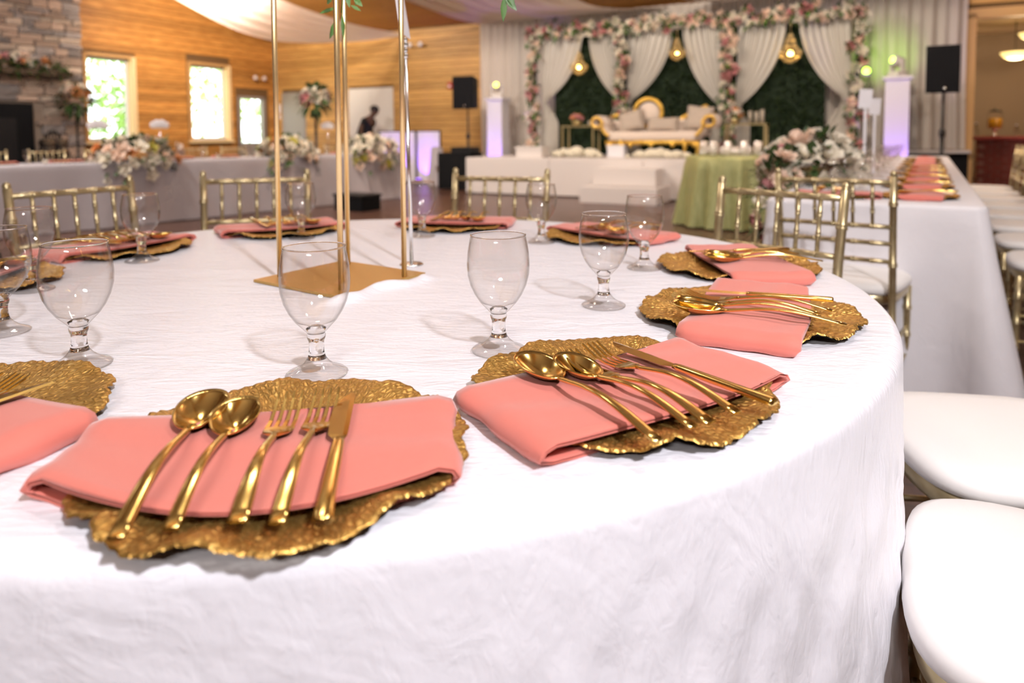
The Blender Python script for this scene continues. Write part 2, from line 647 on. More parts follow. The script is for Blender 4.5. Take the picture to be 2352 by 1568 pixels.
def slab_with_holes(axis, span, holes, ztop, thick):
    """Wall slab of boxes round rectangular holes. span=(a0,a1); holes sorted (a0,a1,z0,z1); ztop function."""
    m = MB()

    def piece(a0, a1, z0, zt0, zt1):
        if axis == 'u':
            P = [(a0, 0.0), (a1, 0.0), (a1, thick), (a0, thick)]
        else:
            P = [(0.0, -a0), (0.0, -a1), (-thick, -a1), (-thick, -a0)]
        zt = [zt0, zt1, zt1, zt0]
        vs = [(p[0], p[1], z0) for p in P] + [(p[0], p[1], zt[i]) for i, p in enumerate(P)]
        m.add(vs, [(0, 1, 2, 3), (7, 6, 5, 4), (0, 4, 5, 1), (1, 5, 6, 2), (2, 6, 7, 3), (3, 7, 4, 0)])
    a = span[0]
    for h in sorted(holes):
        if h[0] > a:
            piece(a, h[0], 0, ztop(a), ztop(h[0]))
        if h[2] > 0:
            piece(h[0], h[1], 0, h[2], h[2])
        piece(h[0], h[1], h[3], ztop(h[0]), ztop(h[1]))
        a = h[1]
    if a < span[1]:
        piece(a, span[1], 0, ztop(a), ztop(span[1]))
    return m


wl = struct(room_obj(slab_with_holes('v', (0, RIDGE), WIN + [GDOOR], roof_z, 0.2), 'wall_left', 'wall_backing'))
struct(room_obj(slab_with_holes('v', (RIDGE, HV), [], roof_z, 0.2), 'wall_left_rear', 'plaster_hall'))
OPEN = (15.62, 19.4, 0.0, 2.9)
wb = struct(room_obj(slab_with_holes('u', (-0.2, HU), [OPEN], lambda a: EAVE, 0.2), 'wall_back', 'wall_backing'))
mb = MB().add([(HU, 0.2, 0), (HU + 0.2, 0.2, 0), (HU + 0.2, -HV, 0), (HU, -HV, 0), (HU, 0.2, EAVE), (HU + 0.2, 0.2, EAVE), (HU + 0.2, -RIDGE, roof_z(RIDGE)), (HU, -RIDGE, roof_z(RIDGE)), (HU + 0.2, -HV, EAVE), (HU, -HV, EAVE)],
              [(0, 4, 7, 9, 3), (1, 2, 8, 6, 5), (0, 1, 5, 4), (2, 3, 9, 8), (4, 5, 6, 7), (6, 8, 9, 7), (0, 3, 2, 1)])
struct(room_obj(mb, 'wall_right', 'plaster_hall'))
struct(room_obj(MB().box((HU / 2, -HV - 0.1, EAVE / 2), (HU + 0.4, 0.2, EAVE)), 'wall_front', 'plaster_hall'))

# planks, one object each
ROW = 0.142


def planks_left():
    k = 0
    z = 0.0
    while z < 5.3:
        z1 = z + ROW
        segs = [(0.02, 5.25)]
        for h in WIN + [GDOOR]:
            pad = 0.10
            if z1 > h[2] - 0.08 and z < h[3] + pad:
                new = []
                for a, b in segs:
                    if h[1] + pad <= a or h[0] - pad >= b:
                        new.append((a, b))
                        continue
                    if h[0] - pad > a:
                        new.append((a, h[0] - pad))
                    if h[1] + pad < b:
                        new.append((h[1] + pad, b))
                segs = new
        for a, b in segs:
            if z1 > EAVE:      # gable: the row only reaches as far as the roof allows
                a = max(a, (z1 - EAVE) / SLOPE + 0.02)
            if b - a < 0.06:
                continue
            m = MB().box((0.012 + 0.003 * (k % 3), -(a + b) / 2, z + ROW / 2), (0.022, b - a, ROW - 0.010))
            room_obj(m, 'plank', 'cedar_plank', parent=wl)
            k += 1
        z = z1


planks_left()
DOORS_B = [(0.34, 1.04, 0, 2.14), (2.6, 3.85, 0, 2.19)]


def planks_back():
    z = 0.0
    k = 0
    while z < EAVE - 0.05:
        z1 = min(z + ROW, EAVE)
        segs = [(0.05, 7.2), (15.3, HU - 0.1)]
        for h in DOORS_B + [OPEN]:
            pad = 0.06 if h is not OPEN else 0.16
            if z < h[3] + pad:
                new = []
                for a, b in segs:
                    if h[1] + pad <= a or h[0] - pad >= b:
                        new.append((a, b))
                        continue
                    if h[0] - pad > a:
                        new.append((a, h[0] - pad))
                    if h[1] + pad < b:
                        new.append((h[1] + pad, b))
                segs = new
        for a, b in segs:
            if b - a < 0.05:
                continue
            m = MB().box(((a + b) / 2, -0.012 - 0.003 * (k % 3), (z + z1) / 2), (b - a, 0.022, z1 - z - 0.010))
            room_obj(m, 'plank', 'pine_plank', parent=wb)
            k += 1
        z = z1


planks_back()
# opening trim
mb = MB().box((OPEN[0] - 0.06, -0.05, 1.47), (0.16, 0.14, 2.98)).box(((OPEN[0] + OPEN[1]) / 2, -0.05, OPEN[3] + 0.06), (OPEN[1] - OPEN[0] + 0.3, 0.14, 0.16))
struct(room_obj(mb, 'trim_1', 'trim_wood'))

# windows
for i, (v0, v1, z0, z1) in enumerate(WIN):
    w = bpy.data.objects.new('window_%d' % (i + 1), None)
    COL.objects.link(w)
    w.location = ORI
    w.rotation_euler = (0, 0, ROTZ)
    struct(w)
    vc, zc, dv, dz = (v0 + v1) / 2, (z0 + z1) / 2, v1 - v0, z1 - z0
    m = MB()
    m.box((0.02, -(v0 - 0.05), zc), (0.07, 0.1, dz + 0.08)).box((-0.09, -(v0 + 0.01), zc), (0.18, 0.02, dz))
    m.box((0.05, -vc, z0 - 0.04), (0.14, dv + 0.2, 0.06))
    m.obj('window_casing', 'trim_daylit', w, smooth=False)
    m = MB().box((0.02, -(v1 + 0.03), zc), (0.06, 0.06, dz + 0.08)).box((0.02, -vc, z1 + 0.03), (0.06, dv + 0.1, 0.06))
    m.obj('window_head', 'trim_wood', w, smooth=False)
    m = MB()
    for a in (v0 + 0.03, v1 - 0.03):
        m.box((-0.1, -a, zc), (0.05, 0.06, dz))
    for a in (z0 + 0.03, z1 - 0.03):
        m.box((-0.1, -vc, a), (0.05, dv, 0.06))
    m.obj('window_sash', 'white_paint', w, smooth=False)
    m = MB().box((-0.1, -vc, (z0 + zc) / 2 + 0.03), (0.006, dv - 0.1, dz / 2 - 0.03))
    m.obj('pane', 'pane_glass', w, smooth=False)
    m = MB().box((-0.1, -vc, (z1 + zc) / 2 - 0.0), (0.006, dv - 0.1, dz / 2 - 0.06))
    m.obj('pane', 'pane_glass', w, smooth=False)

# doors
d = bpy.data.objects.new('door_1', None); COL.objects.link(d); d.location = ORI; d.rotation_euler = (0, 0, ROTZ); struct(d)
v0, v1, _, z1 = GDOOR
m = MB()
for a in (v0 + 0.04, v1 - 0.04):
    m.box((-0.03, -a, z1 / 2), (0.07, 0.10, z1))
m.box((-0.03, -(v0 + v1) / 2, z1 - 0.04), (0.07, v1 - v0, 0.08)).box((-0.03, -(v0 + v1) / 2, 0.45), (0.07, v1 - v0, 0.9))
m.obj('door_frame', 'door_grey', d, smooth=False)
MB().box((-0.03, -(v0 + v1) / 2, 1.45), (0.01, v1 - v0 - 0.1, 1.15)).obj('pane', 'pane_glass', d, smooth=False)
MB().box((0.04, -(v0 + v1) / 2 - 0.05, 1.36), (0.04, 0.5, 0.05)).obj('push_bar', 'black_metal', d, smooth=False)
d = bpy.data.objects.new('door_2', None); COL.objects.link(d); d.location = ORI; d.rotation_euler = (0, 0, ROTZ); struct(d)
MB().box((0.69, -0.03, 1.07), (0.66, 0.05, 2.12)).obj('door_leaf', 'door_grey', d, smooth=False)
MB().box((0.69, -0.02, 2.16), (0.80, 0.06, 0.07)).box((0.32, -0.02, 1.07), (0.07, 0.06, 2.14)).box((1.06, -0.02, 1.07), (0.07, 0.06, 2.14)).obj('door_casing', 'door_grey', d, smooth=False)
MB().box((0.95, -0.08, 1.0), (0.10, 0.04, 0.03)).obj('door_handle', 'chrome', d, smooth=False)
d = bpy.data.objects.new('door_3', None); COL.objects.link(d); d.location = ORI; d.rotation_euler = (0, 0, ROTZ); struct(d)
for x in (2.92, 3.53):
    MB().box((x, -0.03, 1.08), (0.60, 0.05, 2.15)).obj('door_leaf', 'door_white', d, smooth=False)
MB().box((3.225, -0.02, 2.18), (1.36, 0.06, 0.07)).box((2.58, -0.02, 1.08), (0.07, 0.06, 2.16)).box((3.87, -0.02, 1.08), (0.07, 0.06, 2.16)).obj('door_casing', 'door_white', d, smooth=False)
for x in (3.14, 3.31):
    MB().box((x, -0.08, 1.0), (0.03, 0.05, 0.14)).obj('door_handle', 'chrome', d, smooth=False)

# side room behind the opening
mb = MB().box((17.5, 5.0, 1.6), (5.6, 0.1, 3.2)).box((14.95, 2.6, 1.6), (0.1, 4.8, 3.2)).box((20.3, 2.6, 1.6), (0.1, 4.8, 3.2))
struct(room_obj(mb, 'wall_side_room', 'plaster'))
struct(room_obj(MB().box((17.6, 2.6, 3.25), (5.6, 5.0, 0.1)), 'ceiling_side_room', 'plaster_hall'))
struct(room_obj(MB().box((17.6, 2.6, -0.05), (5.6, 4.9, 0.1)), 'floor_side_room', 'floor_wood'))

# ================================================================== the round table
TC = Vector((-0.30, 1.42))
TR = 0.970
TZ = 0.76


def smooth01(x):
    x = max(0.0, min(1.0, x))
    return x * x * (3 - 2 * x)


def cloth_height(x, y):
    """Gentle rucks in the cloth on the table top; one runs along the gold base plate's front right edge."""
    a, b = Vector((-0.315, 1.165)), Vector((-0.165, 1.375))
    d = (b - a).normalized()
    n = Vector((d.y, -d.x))
    p = Vector((x, y)) - a
    t = p.dot(d)
    s = p.dot(n) + 0.004 - 0.010 * math.sin(t * 38)
    L = (b - a).length
    w = smooth01((t + 0.03) / 0.06) * smooth01((L + 0.03 - t) / 0.06)
    h = 0.0145 * w * math.exp(-(s / 0.016) ** 2) * (0.8 + 0.2 * math.sin(t * 55))
    return h


NT = 640


def cloth_ring(r, z, amp, th):
    return 0


def build_round_cloth():
    m = MB()
    rows = []
    # flat top
    for r in [0.0001] + [0.01 * i for i in range(1, 45)] + [0.46 + 0.025 * i for i in range(0, 20)]:
        rows.append(('top', r, 0.0))
    e = 0.022
    for k in range(1, 7):
        a = k / 6 * PI / 2
        rows.append(('edge', TR - e + e * math.sin(a), -e + e * math.cos(a)))
    nd = 60
    for k in range(1, nd + 1):
        rows.append(('drop', k / nd, 0))

    def fold(th, d):
        # folds deepen towards the hem
        f = 0.55 * math.sin(th * 9 + 0.6) + 0.30 * math.sin(th * 17 + 2.1 + 0.5 * math.sin(th * 3)) + 0.15 * math.sin(th * 31 + 1.0)
        return f

    vs = []
    for kind, a, b in rows:
        for i in range(NT):
            th = 2 * PI * i / NT
            if kind == 'top':
                x, y = TC.x + a * math.cos(th), TC.y + a * math.sin(th)
                z = TZ + cloth_height(x, y)
            elif kind == 'edge':
                x, y = TC.x + a * math.cos(th), TC.y + a * math.sin(th)
                z = TZ + b
            else:
                d = a
                drop = 0.022 + d * (TZ - 0.022 - 0.012)
                r = TR + 0.012 * d + 0.040 * (d ** 1.3) * fold(th, d) * smooth01(d * 1.6) + 0.004 * math.sin(th * 40 + d * 9) * d
                # tension creases fanning down from the edge, strongest on the right hand side
                wt = 0.35 + 0.65 * math.exp(-((((th + 0.75 + PI) % (2 * PI)) - PI) / 0.5) ** 2)
                w1 = mnoise.noise((th * 22 + d * 5.5, d * 5.0, 1.7)) + 0.6 * mnoise.noise((th * 55 - d * 9.0, d * 13.0, 4.2))
                r += 0.0085 * wt * w1 * smooth01(d * 6) * (1 - 0.4 * d)
                x, y = TC.x + r * math.cos(th), TC.y + r * math.sin(th)
                z = TZ - drop
            vs.append((x, y, z))
    fs = []
    for j in range(len(rows) - 1):
        for i in range(NT):
            i2 = (i + 1) % NT
            fs.append((j * NT + i, j * NT + i2, (j + 1) * NT + i2, (j + 1) * NT + i))
    m.add(vs, fs)
    return m


cl = build_round_cloth().obj('tablecloth', 'white_satin')
tag(cl, 'crinkled white satin cloth over the big round table in front', 'tablecloth')
t = thing('round_table', 'large round banquet table hidden under the white satin cloth', 'table', (TC.x, TC.y, 0))
MB().lathe([(TR - 0.02, 0.715), (TR - 0.016, 0.735), (TR - 0.02, 0.752)], 64).obj('tabletop', 'trim_wood', t)
for k in range(4):
    a = k * PI / 2 + 0.5
    MB().tube([(0.55 * math.cos(a), 0.55 * math.sin(a), 0.715), (0.62 * math.cos(a), 0.62 * math.sin(a), 0.0)], 0.016).obj('leg', 'black_metal', t)


# ------------------------------------------------------------------ charger plates
def charger_outline(th, ph=0.0):
    """Edge radius factor with petals and notches."""
    t = th + ph
    p = abs(math.sin(4.5 * t + 0.6 * math.sin(2 * t)))
    q = abs(math.sin(9.5 * t + 0.9 * math.sin(3 * t + 1)))
    return 0.925 + 0.062 * p ** 0.5 + 0.022 * q ** 0.7 + 0.005 * math.sin(41 * t) + 0.005 * math.sin(67 * t + 1.0)


CR = 0.165


def charger_z(r, th):
    f = r / CR
    z = 0.0045
    z += 0.0035 * smooth01((f - 0.50) / 0.12)
    z += 0.0065 * smooth01((f - 0.62) / 0.40)
    ruff = 0.0036 * math.cos(9 * th + 1.2 * math.sin(2 * th)) + 0.0016 * math.sin(14 * th + 2)
    z += ruff * smooth01((f - 0.62) / 0.38)
    z += 0.0007 * math.sin(80 * th + 3 * math.sin(5 * th) + 2 * math.sin(9 * f * 3)) * smooth01((f - 0.30) / 0.3)
    return z


def build_charger():
    n, nr = 288, 36
    me = bpy.data.meshes.new('charger_plate')
    vs, uvs = [], []
    for j in range(nr + 1):
        f = (j / nr) ** 0.8
        for i in range(n):
            th = 2 * PI * i / n
            r = f * CR * (1 + (charger_outline(th) - 1) * f ** 2)
            vs.append((r * math.cos(th), r * math.sin(th), charger_z(f * CR, th)))
            uvs.append((i / n, f))
    # rolled edge
    for i in range(n):
        th = 2 * PI * i / n
        r = CR * charger_outline(th) + 0.0012
        vs.append((r * math.cos(th), r * math.sin(th), charger_z(CR, th) - 0.0022))
        uvs.append((i / n, 1.02))
    fs = []
    for j in range(nr + 1):
        for i in range(n):
            i2 = (i + 1) % n
            fs.append((j * n + i, j * n + i2, (j + 1) * n + i2, (j + 1) * n + i))
    me.from_pydata(vs, [], fs)
    ul = me.uv_layers.new(name='UVMap')
    for p in me.polygons:
        for li, vi in zip(p.loop_indices, p.vertices):
            uu, vv = uvs[vi]
            if uu == 0 and any(me.vertices[w].index % n == n - 1 for w in p.vertices):
                uu = 1.0
            ul.data[li].uv = (uu, vv)
        p.use_smooth = True
    me.materials.append(MATS['charger_gold'])
    # underside
    m = MB()
    m.grid(lambda a, b: (lambda r, th: (r * math.cos(th), r * math.sin(th), max(0.0012, charger_z(b * CR, th) - 0.0022 - 0.0012 * smooth01(b))))(
        b * CR * (1 + (charger_outline(2 * PI * a) - 1) * b ** 2) * (1 - 0.03 * b ** 6), 2 * PI * a), 144, 14, closed_u=True)
    return me, m.mesh('underside', 'charger_under')


CH_ME, CH_UN = build_charger()


# ------------------------------------------------------------------ napkins
def build_napkin(yb=(0.055, 0.055), yf=(-0.10, -0.115, -0.10), th=0.0052, xl=0.166, xr=0.166, puff=0.0, roll=0.0, seed=0):
    """Folded napkin wrapped across a charger, its ends tucked under the rim."""
    rnd = random.Random(seed)
    ph = rnd.uniform(0, 6)
    path = []
    path += [(-xl + 0.058, 0.0030), (-xl + 0.03, 0.0030), (-xl + 0.004, 0.0036), (-xl - 0.009, 0.0066), (-xl - 0.012, 0.0120), (-xl - 0.008, 0.0180), (-xl + 0.004, 0.0215)]
    for k in range(1, 20):
        x = -xl + (xl + xr) * k / 20
        s = 4 * k / 20 * (1 - k / 20)
        path.append((x, 0.0215 - 0.0035 * s + puff * s))
    path += [(xr - 0.004, 0.0215), (xr + 0.008, 0.0180), (xr + 0.012, 0.0120), (xr + 0.009, 0.0066), (xr - 0.004, 0.0036), (xr - 0.03, 0.0030), (xr - 0.058, 0.0030)]
    n = len(path)
    m = MB()
    ny = 12
    rings = []
    for i, (x, z) in enumerate(path):
        xa, za = path[max(i - 1, 0)]
        xb, zb = path[min(i + 1, n - 1)]
        t = Vector((xb - xa, 0, zb - za)).normalized()
        nrm = Vector((-t.z, 0, t.x))
        f = (x + xl) / (xl + xr)
        f = max(0.0, min(1.0, f))
        y1 = yb[0] + (yb[1] - yb[0]) * f + 0.002 * math.sin(9 * f + ph)
        y0 = (yf[0] * (1 - f) * (1 - 2 * f) + yf[1] * 4 * f * (1 - f) + yf[2] * f * (2 * f - 1)) + 0.002 * math.sin(7 * f + ph)
        if z < 0.008:                       # the tucked part narrows and shifts a little
            y1 -= 0.012
            y0 += 0.006
        ring = []
        h = th
        for k in range(ny + 1):             # upper face
            g = k / ny
            y = y0 + (y1 - y0) * g
            bulge = 0.0018 * math.sin(2.2 * g * PI + ph + 6 * f) + 0.0008 * math.sin(5 * g * PI + 11 * f) + roll * math.sin(PI * g)
            ring.append(Vector((x, y, z)) + nrm * (h * 0.5 + bulge))
        ring.append(Vector((x, y1 + 0.0012, z)) + nrm * 0.0012)
        ring.append(Vector((x, y1 - 0.004, z)) + nrm * 0.0002)      # crease between the two layers, back edge
        ring.append(Vector((x, y1 + 0.0012, z)) - nrm * 0.0012)
        for k in range(ny, -1, -1):         # lower face
            g = k / ny
            y = y0 + (y1 - y0) * g
            ring.append(Vector((x, y, z)) - nrm * (h * 0.5))
        ring.append(Vector((x, y0 - 0.0022, z)) - nrm * (h * 0.22))
        ring.append(Vector((x, y0 + 0.003, z)))
        ring.append(Vector((x, y0 - 0.0022, z)) + nrm * (h * 0.25))
        rings.append(ring)
    nk = len(rings[0])
    vs = [p for r in rings for p in r]
    fs = []
    for i in range(n - 1):
        for k in range(nk):
            k2 = (k + 1) % nk
            fs.append((i * nk + k, i * nk + k2, (i + 1) * nk + k2, (i + 1) * nk + k))
    fs.append(tuple(range(nk)))
    fs.append(tuple((n - 1) * nk + k for k in reversed(range(nk))))
    m.add(vs, fs)
    return m


# ------------------------------------------------------------------ cutlery (along +y from the handle end)
def bar(m, pts, widths, thick):
    """Flat bar with rounded edges along the y-z path."""
    return m.tube([(0, y, z) for y, z in pts], [1.0] * len(pts), 10) if False else _bar(m, pts, widths, thick)


def _bar(m, pts, widths, thick):
    rings = []
    n = 10
    for (y, z), w, h in zip(pts, widths, thick):
        ring = []
        for k in range(n):
            a = 2 * PI * k / n
            c, s_ = math.cos(a), math.sin(a)
            ex = math.copysign(abs(c) ** 0.55, c) * w / 2
            ez = math.copysign(abs(s_) ** 0.7, s_) * h / 2
            ring.append((ex, y, z + ez))
        rings.append(ring)
    vs = [p for r in rings for p in r]
    fs = []
    for i in range(len(rings) - 1):
        for k in range(n):
            k2 = (k + 1) % n
            fs.append((i * n + k, i * n + k2, (i + 1) * n + k2, (i + 1) * n + k))
    fs.append(tuple(reversed(range(n))))
    fs.append(tuple((len(rings) - 1) * n + k for k in range(n)))
    m.add(vs, fs)
    return m


def handle_mesh(L, w0, w1):
    """Handle of length L: wide end at y=0, narrow neck at y=L, slightly arched."""
    pts, ws, hs = [], [], []
    for k in range(13):
        f = k / 12
        pts.append((f * L, 0.0035 + 0.010 * math.sin(PI * f) ** 1.3 + 0.004 * f))
        ws.append(w0 + (w1 - w0) * smooth01(f * 1.15))
        hs.append(0.0028 + 0.0018 * f)
    ws[0] *= 0.9
    return _bar(MB(), pts, ws, hs)


def spoon_head(y0, L, w):
    m = MB()

    def fn(a, b):
        th = 2 * PI * a
        f = b
        yy = y0 + L / 2 - L / 2 * math.cos(th) * f
        taper = 1.0 - 0.14 * math.cos(th)
        xx = w / 2 * math.sin(th) * f * taper
        z = 0.0100 - 0.0105 * (1 - f ** 2.2) + 0.006 * (0.5 - 0.5 * math.cos(th)) * f
        return (xx, yy, z)
    top = MB().grid(fn, 40, 10, closed_u=True)
    bot = MB().grid(lambda a, b: (lambda p: (p[0] * 1.03, y0 + L / 2 + (p[1] - y0 - L / 2) * 1.03, p[2] - 0.0013))(fn(a, b)), 40, 10, closed_u=True)
    m.add(top.v, top.f)
    o = len(m.v)
    m.add(bot.v, bot.f)
    k0 = 9 * 40
    m.f += [(k0 + i, k0 + (i + 1) % 40, o + k0 + (i + 1) % 40, o + k0 + i) for i in range(40)]
    return m


def fork_head(y0, L, w):
    m = MB()
    # palm of the fork
    _bar(m, [(y0 - 0.004, 0.0082), (y0 + 0.004, 0.0068), (y0 + 0.012, 0.0050), (y0 + 0.020, 0.0042)], [0.007, w * 0.85, w, w * 0.98], [0.004, 0.003, 0.0024, 0.0022])
    for k in range(4):
        x = (k - 1.5) * w * 0.27
        rings = []
        for f in (0, 0.3, 0.6, 0.85, 1.0):
            y = y0 + 0.018 + (L - 0.018) * f
            z = 0.0042 - 0.0022 * math.sin(PI * min(1, f * 1.1)) + 0.010 * f ** 2.2
            ww = 0.0038 * (1 - 0.45 * f)
            rings.append([(x - ww / 2, y, z - 0.0009), (x + ww / 2, y, z - 0.0009), (x + ww / 2, y, z + 0.0009), (x - ww / 2, y, z + 0.0009)])
        vs = [p for r in rings for p in r]
        fs = [(3, 2, 1, 0), (16, 17, 18, 19)]
        for i in range(4):
            for q in range(4):
                q2 = (q + 1) % 4
                fs.append((i * 4 + q, i * 4 + q2, (i + 1) * 4 + q2, (i + 1) * 4 + q))
        m.add(vs, fs)
    return m


def knife_blade(y0, L):
    m = MB()
    ys = [0, 0.006, 0.012, 0.3 * L, 0.6 * L, 0.8 * L, 0.92 * L, L]
    lo = [-0.0045, -0.0080, -0.0105, -0.0110, -0.0110, -0.0080, -0.0035, 0.0055]
    hi = [0.0045, 0.0062, 0.0066, 0.0068, 0.0070, 0.0072, 0.0072, 0.0065]
    rings = []
    for y, a, b in zip(ys, lo, hi):
        rings.append([(a, y0 + y, 0.006), (0.4 * b, y0 + y, 0.0050), (b, y0 + y, 0.006), (0.4 * b, y0 + y, 0.0072)])
    vs = [p for r in rings for p in r]
    fs = [(3, 2, 1, 0), tuple(28 + k for k in range(4))]
    for i in range(7):
        for q in range(4):
            q2 = (q + 1) % 4
            fs.append((i * 4 + q, i * 4 + q2, (i + 1) * 4 + q2, (i + 1) * 4 + q))
    return m.add(vs, fs)


def knife_handle(L):
    pts = [(f * L, 0.006) for f in (0, 0.02, 0.3, 0.7, 0.94, 1.0)]
    return _bar(MB(), pts, [0.011, 0.0135, 0.0125, 0.0115, 0.0105, 0.008], [0.006, 0.0075, 0.0072, 0.0068, 0.0062, 0.005])


CUT = {}
CUT['tablespoon'] = (('handle', handle_mesh(0.165, 0.0125, 0.006).mesh('handle', 'cutlery_gold')), ('bowl', spoon_head(0.157, 0.078, 0.046).mesh('bowl', 'cutlery_gold')))
CUT['teaspoon'] = (('handle', handle_mesh(0.142, 0.0115, 0.0055).mesh('handle', 'cutlery_gold')), ('bowl', spoon_head(0.134, 0.070, 0.042).mesh('bowl', 'cutlery_gold')))
CUT['salad_fork'] = (('handle', handle_mesh(0.130, 0.0145, 0.006).mesh('handle', 'cutlery_gold')), ('tines', fork_head(0.130, 0.080, 0.027).mesh('tines', 'cutlery_gold', smooth=False)))
CUT['dinner_fork'] = (('handle', handle_mesh(0.140, 0.0125, 0.006).mesh('handle', 'cutlery_gold')), ('tines', fork_head(0.140, 0.078, 0.027).mesh('tines', 'cutlery_gold', smooth=False)))
CUT['table_knife'] = (('handle', knife_handle(0.128).mesh('handle', 'cutlery_gold')), ('blade', knife_blade(0.127, 0.104).mesh('blade', 'cutlery_gold', smooth=False)))


# ------------------------------------------------------------------ goblet
def goblet_meshes(n=40):
    outer = [(0.0100, 0.0515), (0.0165, 0.0585), (0.0245, 0.0670), (0.0315, 0.0775), (0.0372, 0.0900), (0.0408, 0.1040), (0.0416, 0.1180), (0.0405, 0.1330), (0.0383, 0.1460), (0.0363, 0.1555)]
    tk = 0.0012
    inner = [(r - tk, z + (0.002 if i < 2 else 0)) for i, (r, z) in enumerate(outer)]
    inner = [(1e-6, 0.0605), (0.008, 0.0612)] + [p for p in inner if p[1] > 0.063]
    prof = outer + [(0.0357, 0.1563)] + list(reversed(inner))
    prof[0] = (1e-6, 0.0512)
    prof.insert(1, (0.0100, 0.0515))
    bowl = MB().lathe(prof, n).mesh('bowl', 'goblet_glass')
    st = [(1e-6, 0.0602), (0.0075, 0.0600), (0.0120, 0.0575), (0.0100, 0.0530), (0.0112, 0.0495), (0.0108, 0.0460), (0.0092, 0.0420), (0.0088, 0.0370), (0.0090, 0.0300), (0.0102, 0.0240), (0.0118, 0.0205), (1e-6, 0.0203)]
    stem = MB().lathe(st, 28).mesh('stem', 'stem_glass')
    ft = [(1e-6, 0.0201), (0.0120, 0.0200), (0.0150, 0.0160), (0.0215, 0.0105), (0.0290, 0.0066), (0.0345, 0.0046), (0.0368, 0.0028), (0.0360, 0.0008), (0.0300, 0.0004), (1e-6, 0.0030)]
    foot = MB().lathe(ft, 36).mesh('foot', 'goblet_glass')
    lip = MB().tube([(0.0361 * math.cos(2 * PI * k / 48), 0.0361 * math.sin(2 * PI * k / 48), 0.1560) for k in range(49)], 0.0010, 8, cap=False).mesh('rim', 'stem_glass')
    return bowl, stem, foot, lip


GOB = goblet_meshes()


def goblet(loc, label, group, cat='glass', tiny=False):
    g = thing('water_goblet', label, cat, loc, random.uniform(0, 6), group)
    b_ = link('bowl', GOB[0], g)
    link('rim', GOB[3], b_)
    link('stem', GOB[1], g)
    link('foot', GOB[2], g)
    return g


def place_setting(c, yaw, who, nap=None, cuts='full', jit=0.0, rot=0.0, seed=0, group='place settings on the round table', z=TZ, flip=False, dy=0.0):
    """yaw: direction of the setting's inward axis. who: phrase that singles the place out."""
    rz = yaw - PI / 2
    ch = link('charger_plate', CH_ME, None, (c[0], c[1], z), rz + rot)
    tag(ch, 'ruffled gold charger plate ' + who, 'plate', 'gold charger plates')
    link('underside', CH_UN, ch)
    nk = build_napkin(**(nap or {}), seed=seed).obj('napkin', 'coral_napkin', None, loc=(c[0], c[1], z), rotz=rz)
    tag(nk, 'coral napkin across the charger ' + who, 'napkin', 'coral napkins')
    if not cuts:
        return
    names = {'tablespoon': 'large gold spoon', 'teaspoon': 'smaller gold spoon', 'salad_fork': 'gold salad fork', 'dinner_fork': 'gold dinner fork', 'table_knife': 'gold table knife'}
    lay = cuts if isinstance(cuts, list) else [('tablespoon', -0.074, -0.160, -2.5), ('teaspoon', -0.042, -0.153, -1.5), ('salad_fork', 0.000, -0.150, -1.5), ('dinner_fork', 0.027, -0.155, 0.5), ('table_knife', 0.058, -0.162, -2.5)]
    rnd = random.Random(seed + 5)
    ax = Vector((math.cos(rz), math.sin(rz), 0))
    ay = Vector((-math.sin(rz), math.cos(rz), 0))
    for nm, x, y, ang in lay:
        x += rnd.uniform(-jit, jit)
        ang += rnd.uniform(-1, 1) * jit * 400
        p = Vector((c[0], c[1], z + 0.0240)) + ax * x + ay * (y + dy)
        k = thing(nm, names[nm] + ' on the napkin ' + who, 'spoon' if 'spoon' in nm else ('fork' if 'fork' in nm else 'knife'), p, rz - R(ang), 'gold cutlery')
        for pn, me in CUT[nm]:
            link(pn, me, k)


def inward(c):
    return math.atan2(TC.y - c[1], TC.x - c[0])


def setp(c, who, **kw):
    place_setting(c, inward(c), who, **kw)


setp((-0.205, 0.600), 'in the lower left foreground', nap=dict(yb=(0.050, 0.064), yf=(-0.058, -0.122, -0.080), xl=0.174, xr=0.140, puff=0.002), rot=0.5, seed=1)
setp((0.118, 0.751), 'right of centre, second nearest whole one', nap=dict(yb=(0.055, 0.056), yf=(-0.104, -0.108, -0.098), xl=0.166, xr=0.150, puff=0.0), rot=2.1, seed=2,
     cuts=[('tablespoon', -0.092, -0.157, 3.5), ('teaspoon', -0.046, -0.153, 0.5), ('salad_fork', -0.026, -0.155, -1.0), ('dinner_fork', 0.012, -0.153, -0.5), ('table_knife', 0.056, -0.160, -2.0)])
setp((0.367, 1.060), 'at the right edge, third from the front', nap=dict(yb=(0.062, 0.080), yf=(-0.095, -0.088, -0.072), xl=0.170, xr=0.160, roll=0.004), rot=3.9, seed=3,
     cuts=[('tablespoon', -0.082, -0.142, -6.0), ('teaspoon', -0.052, -0.108, -8.0), ('salad_fork', -0.035, -0.105, -5.0), ('dinner_fork', -0.010, -0.120, -1.0), ('table_knife', 0.051, -0.118, -7.0)])
setp((0.477, 1.450), 'before the tilted chiavari chair back on the right', nap=dict(yb=(0.070, 0.060), yf=(-0.085, -0.095, -0.10), roll=0.003), rot=5.0, seed=4,
     cuts=[('tablespoon', -0.070, -0.150, 8.0), ('teaspoon', -0.040, -0.130, 12.0), ('salad_fork', -0.010, -0.130, -4.0), ('dinner_fork', 0.020, -0.140, -12.0), ('table_knife', 0.062, -0.140, -4.0)])
setp((0.257, 1.895), 'behind the two right goblets', nap=dict(yb=(0.06, 0.055), yf=(-0.10, -0.105, -0.095)), rot=0.9, seed=5, jit=0.008)
setp((-0.180, 2.150), 'at the far side, right of the gold stand', nap=dict(yb=(0.06, 0.055), yf=(-0.10, -0.11, -0.095)), rot=1.6, seed=6, jit=0.008)
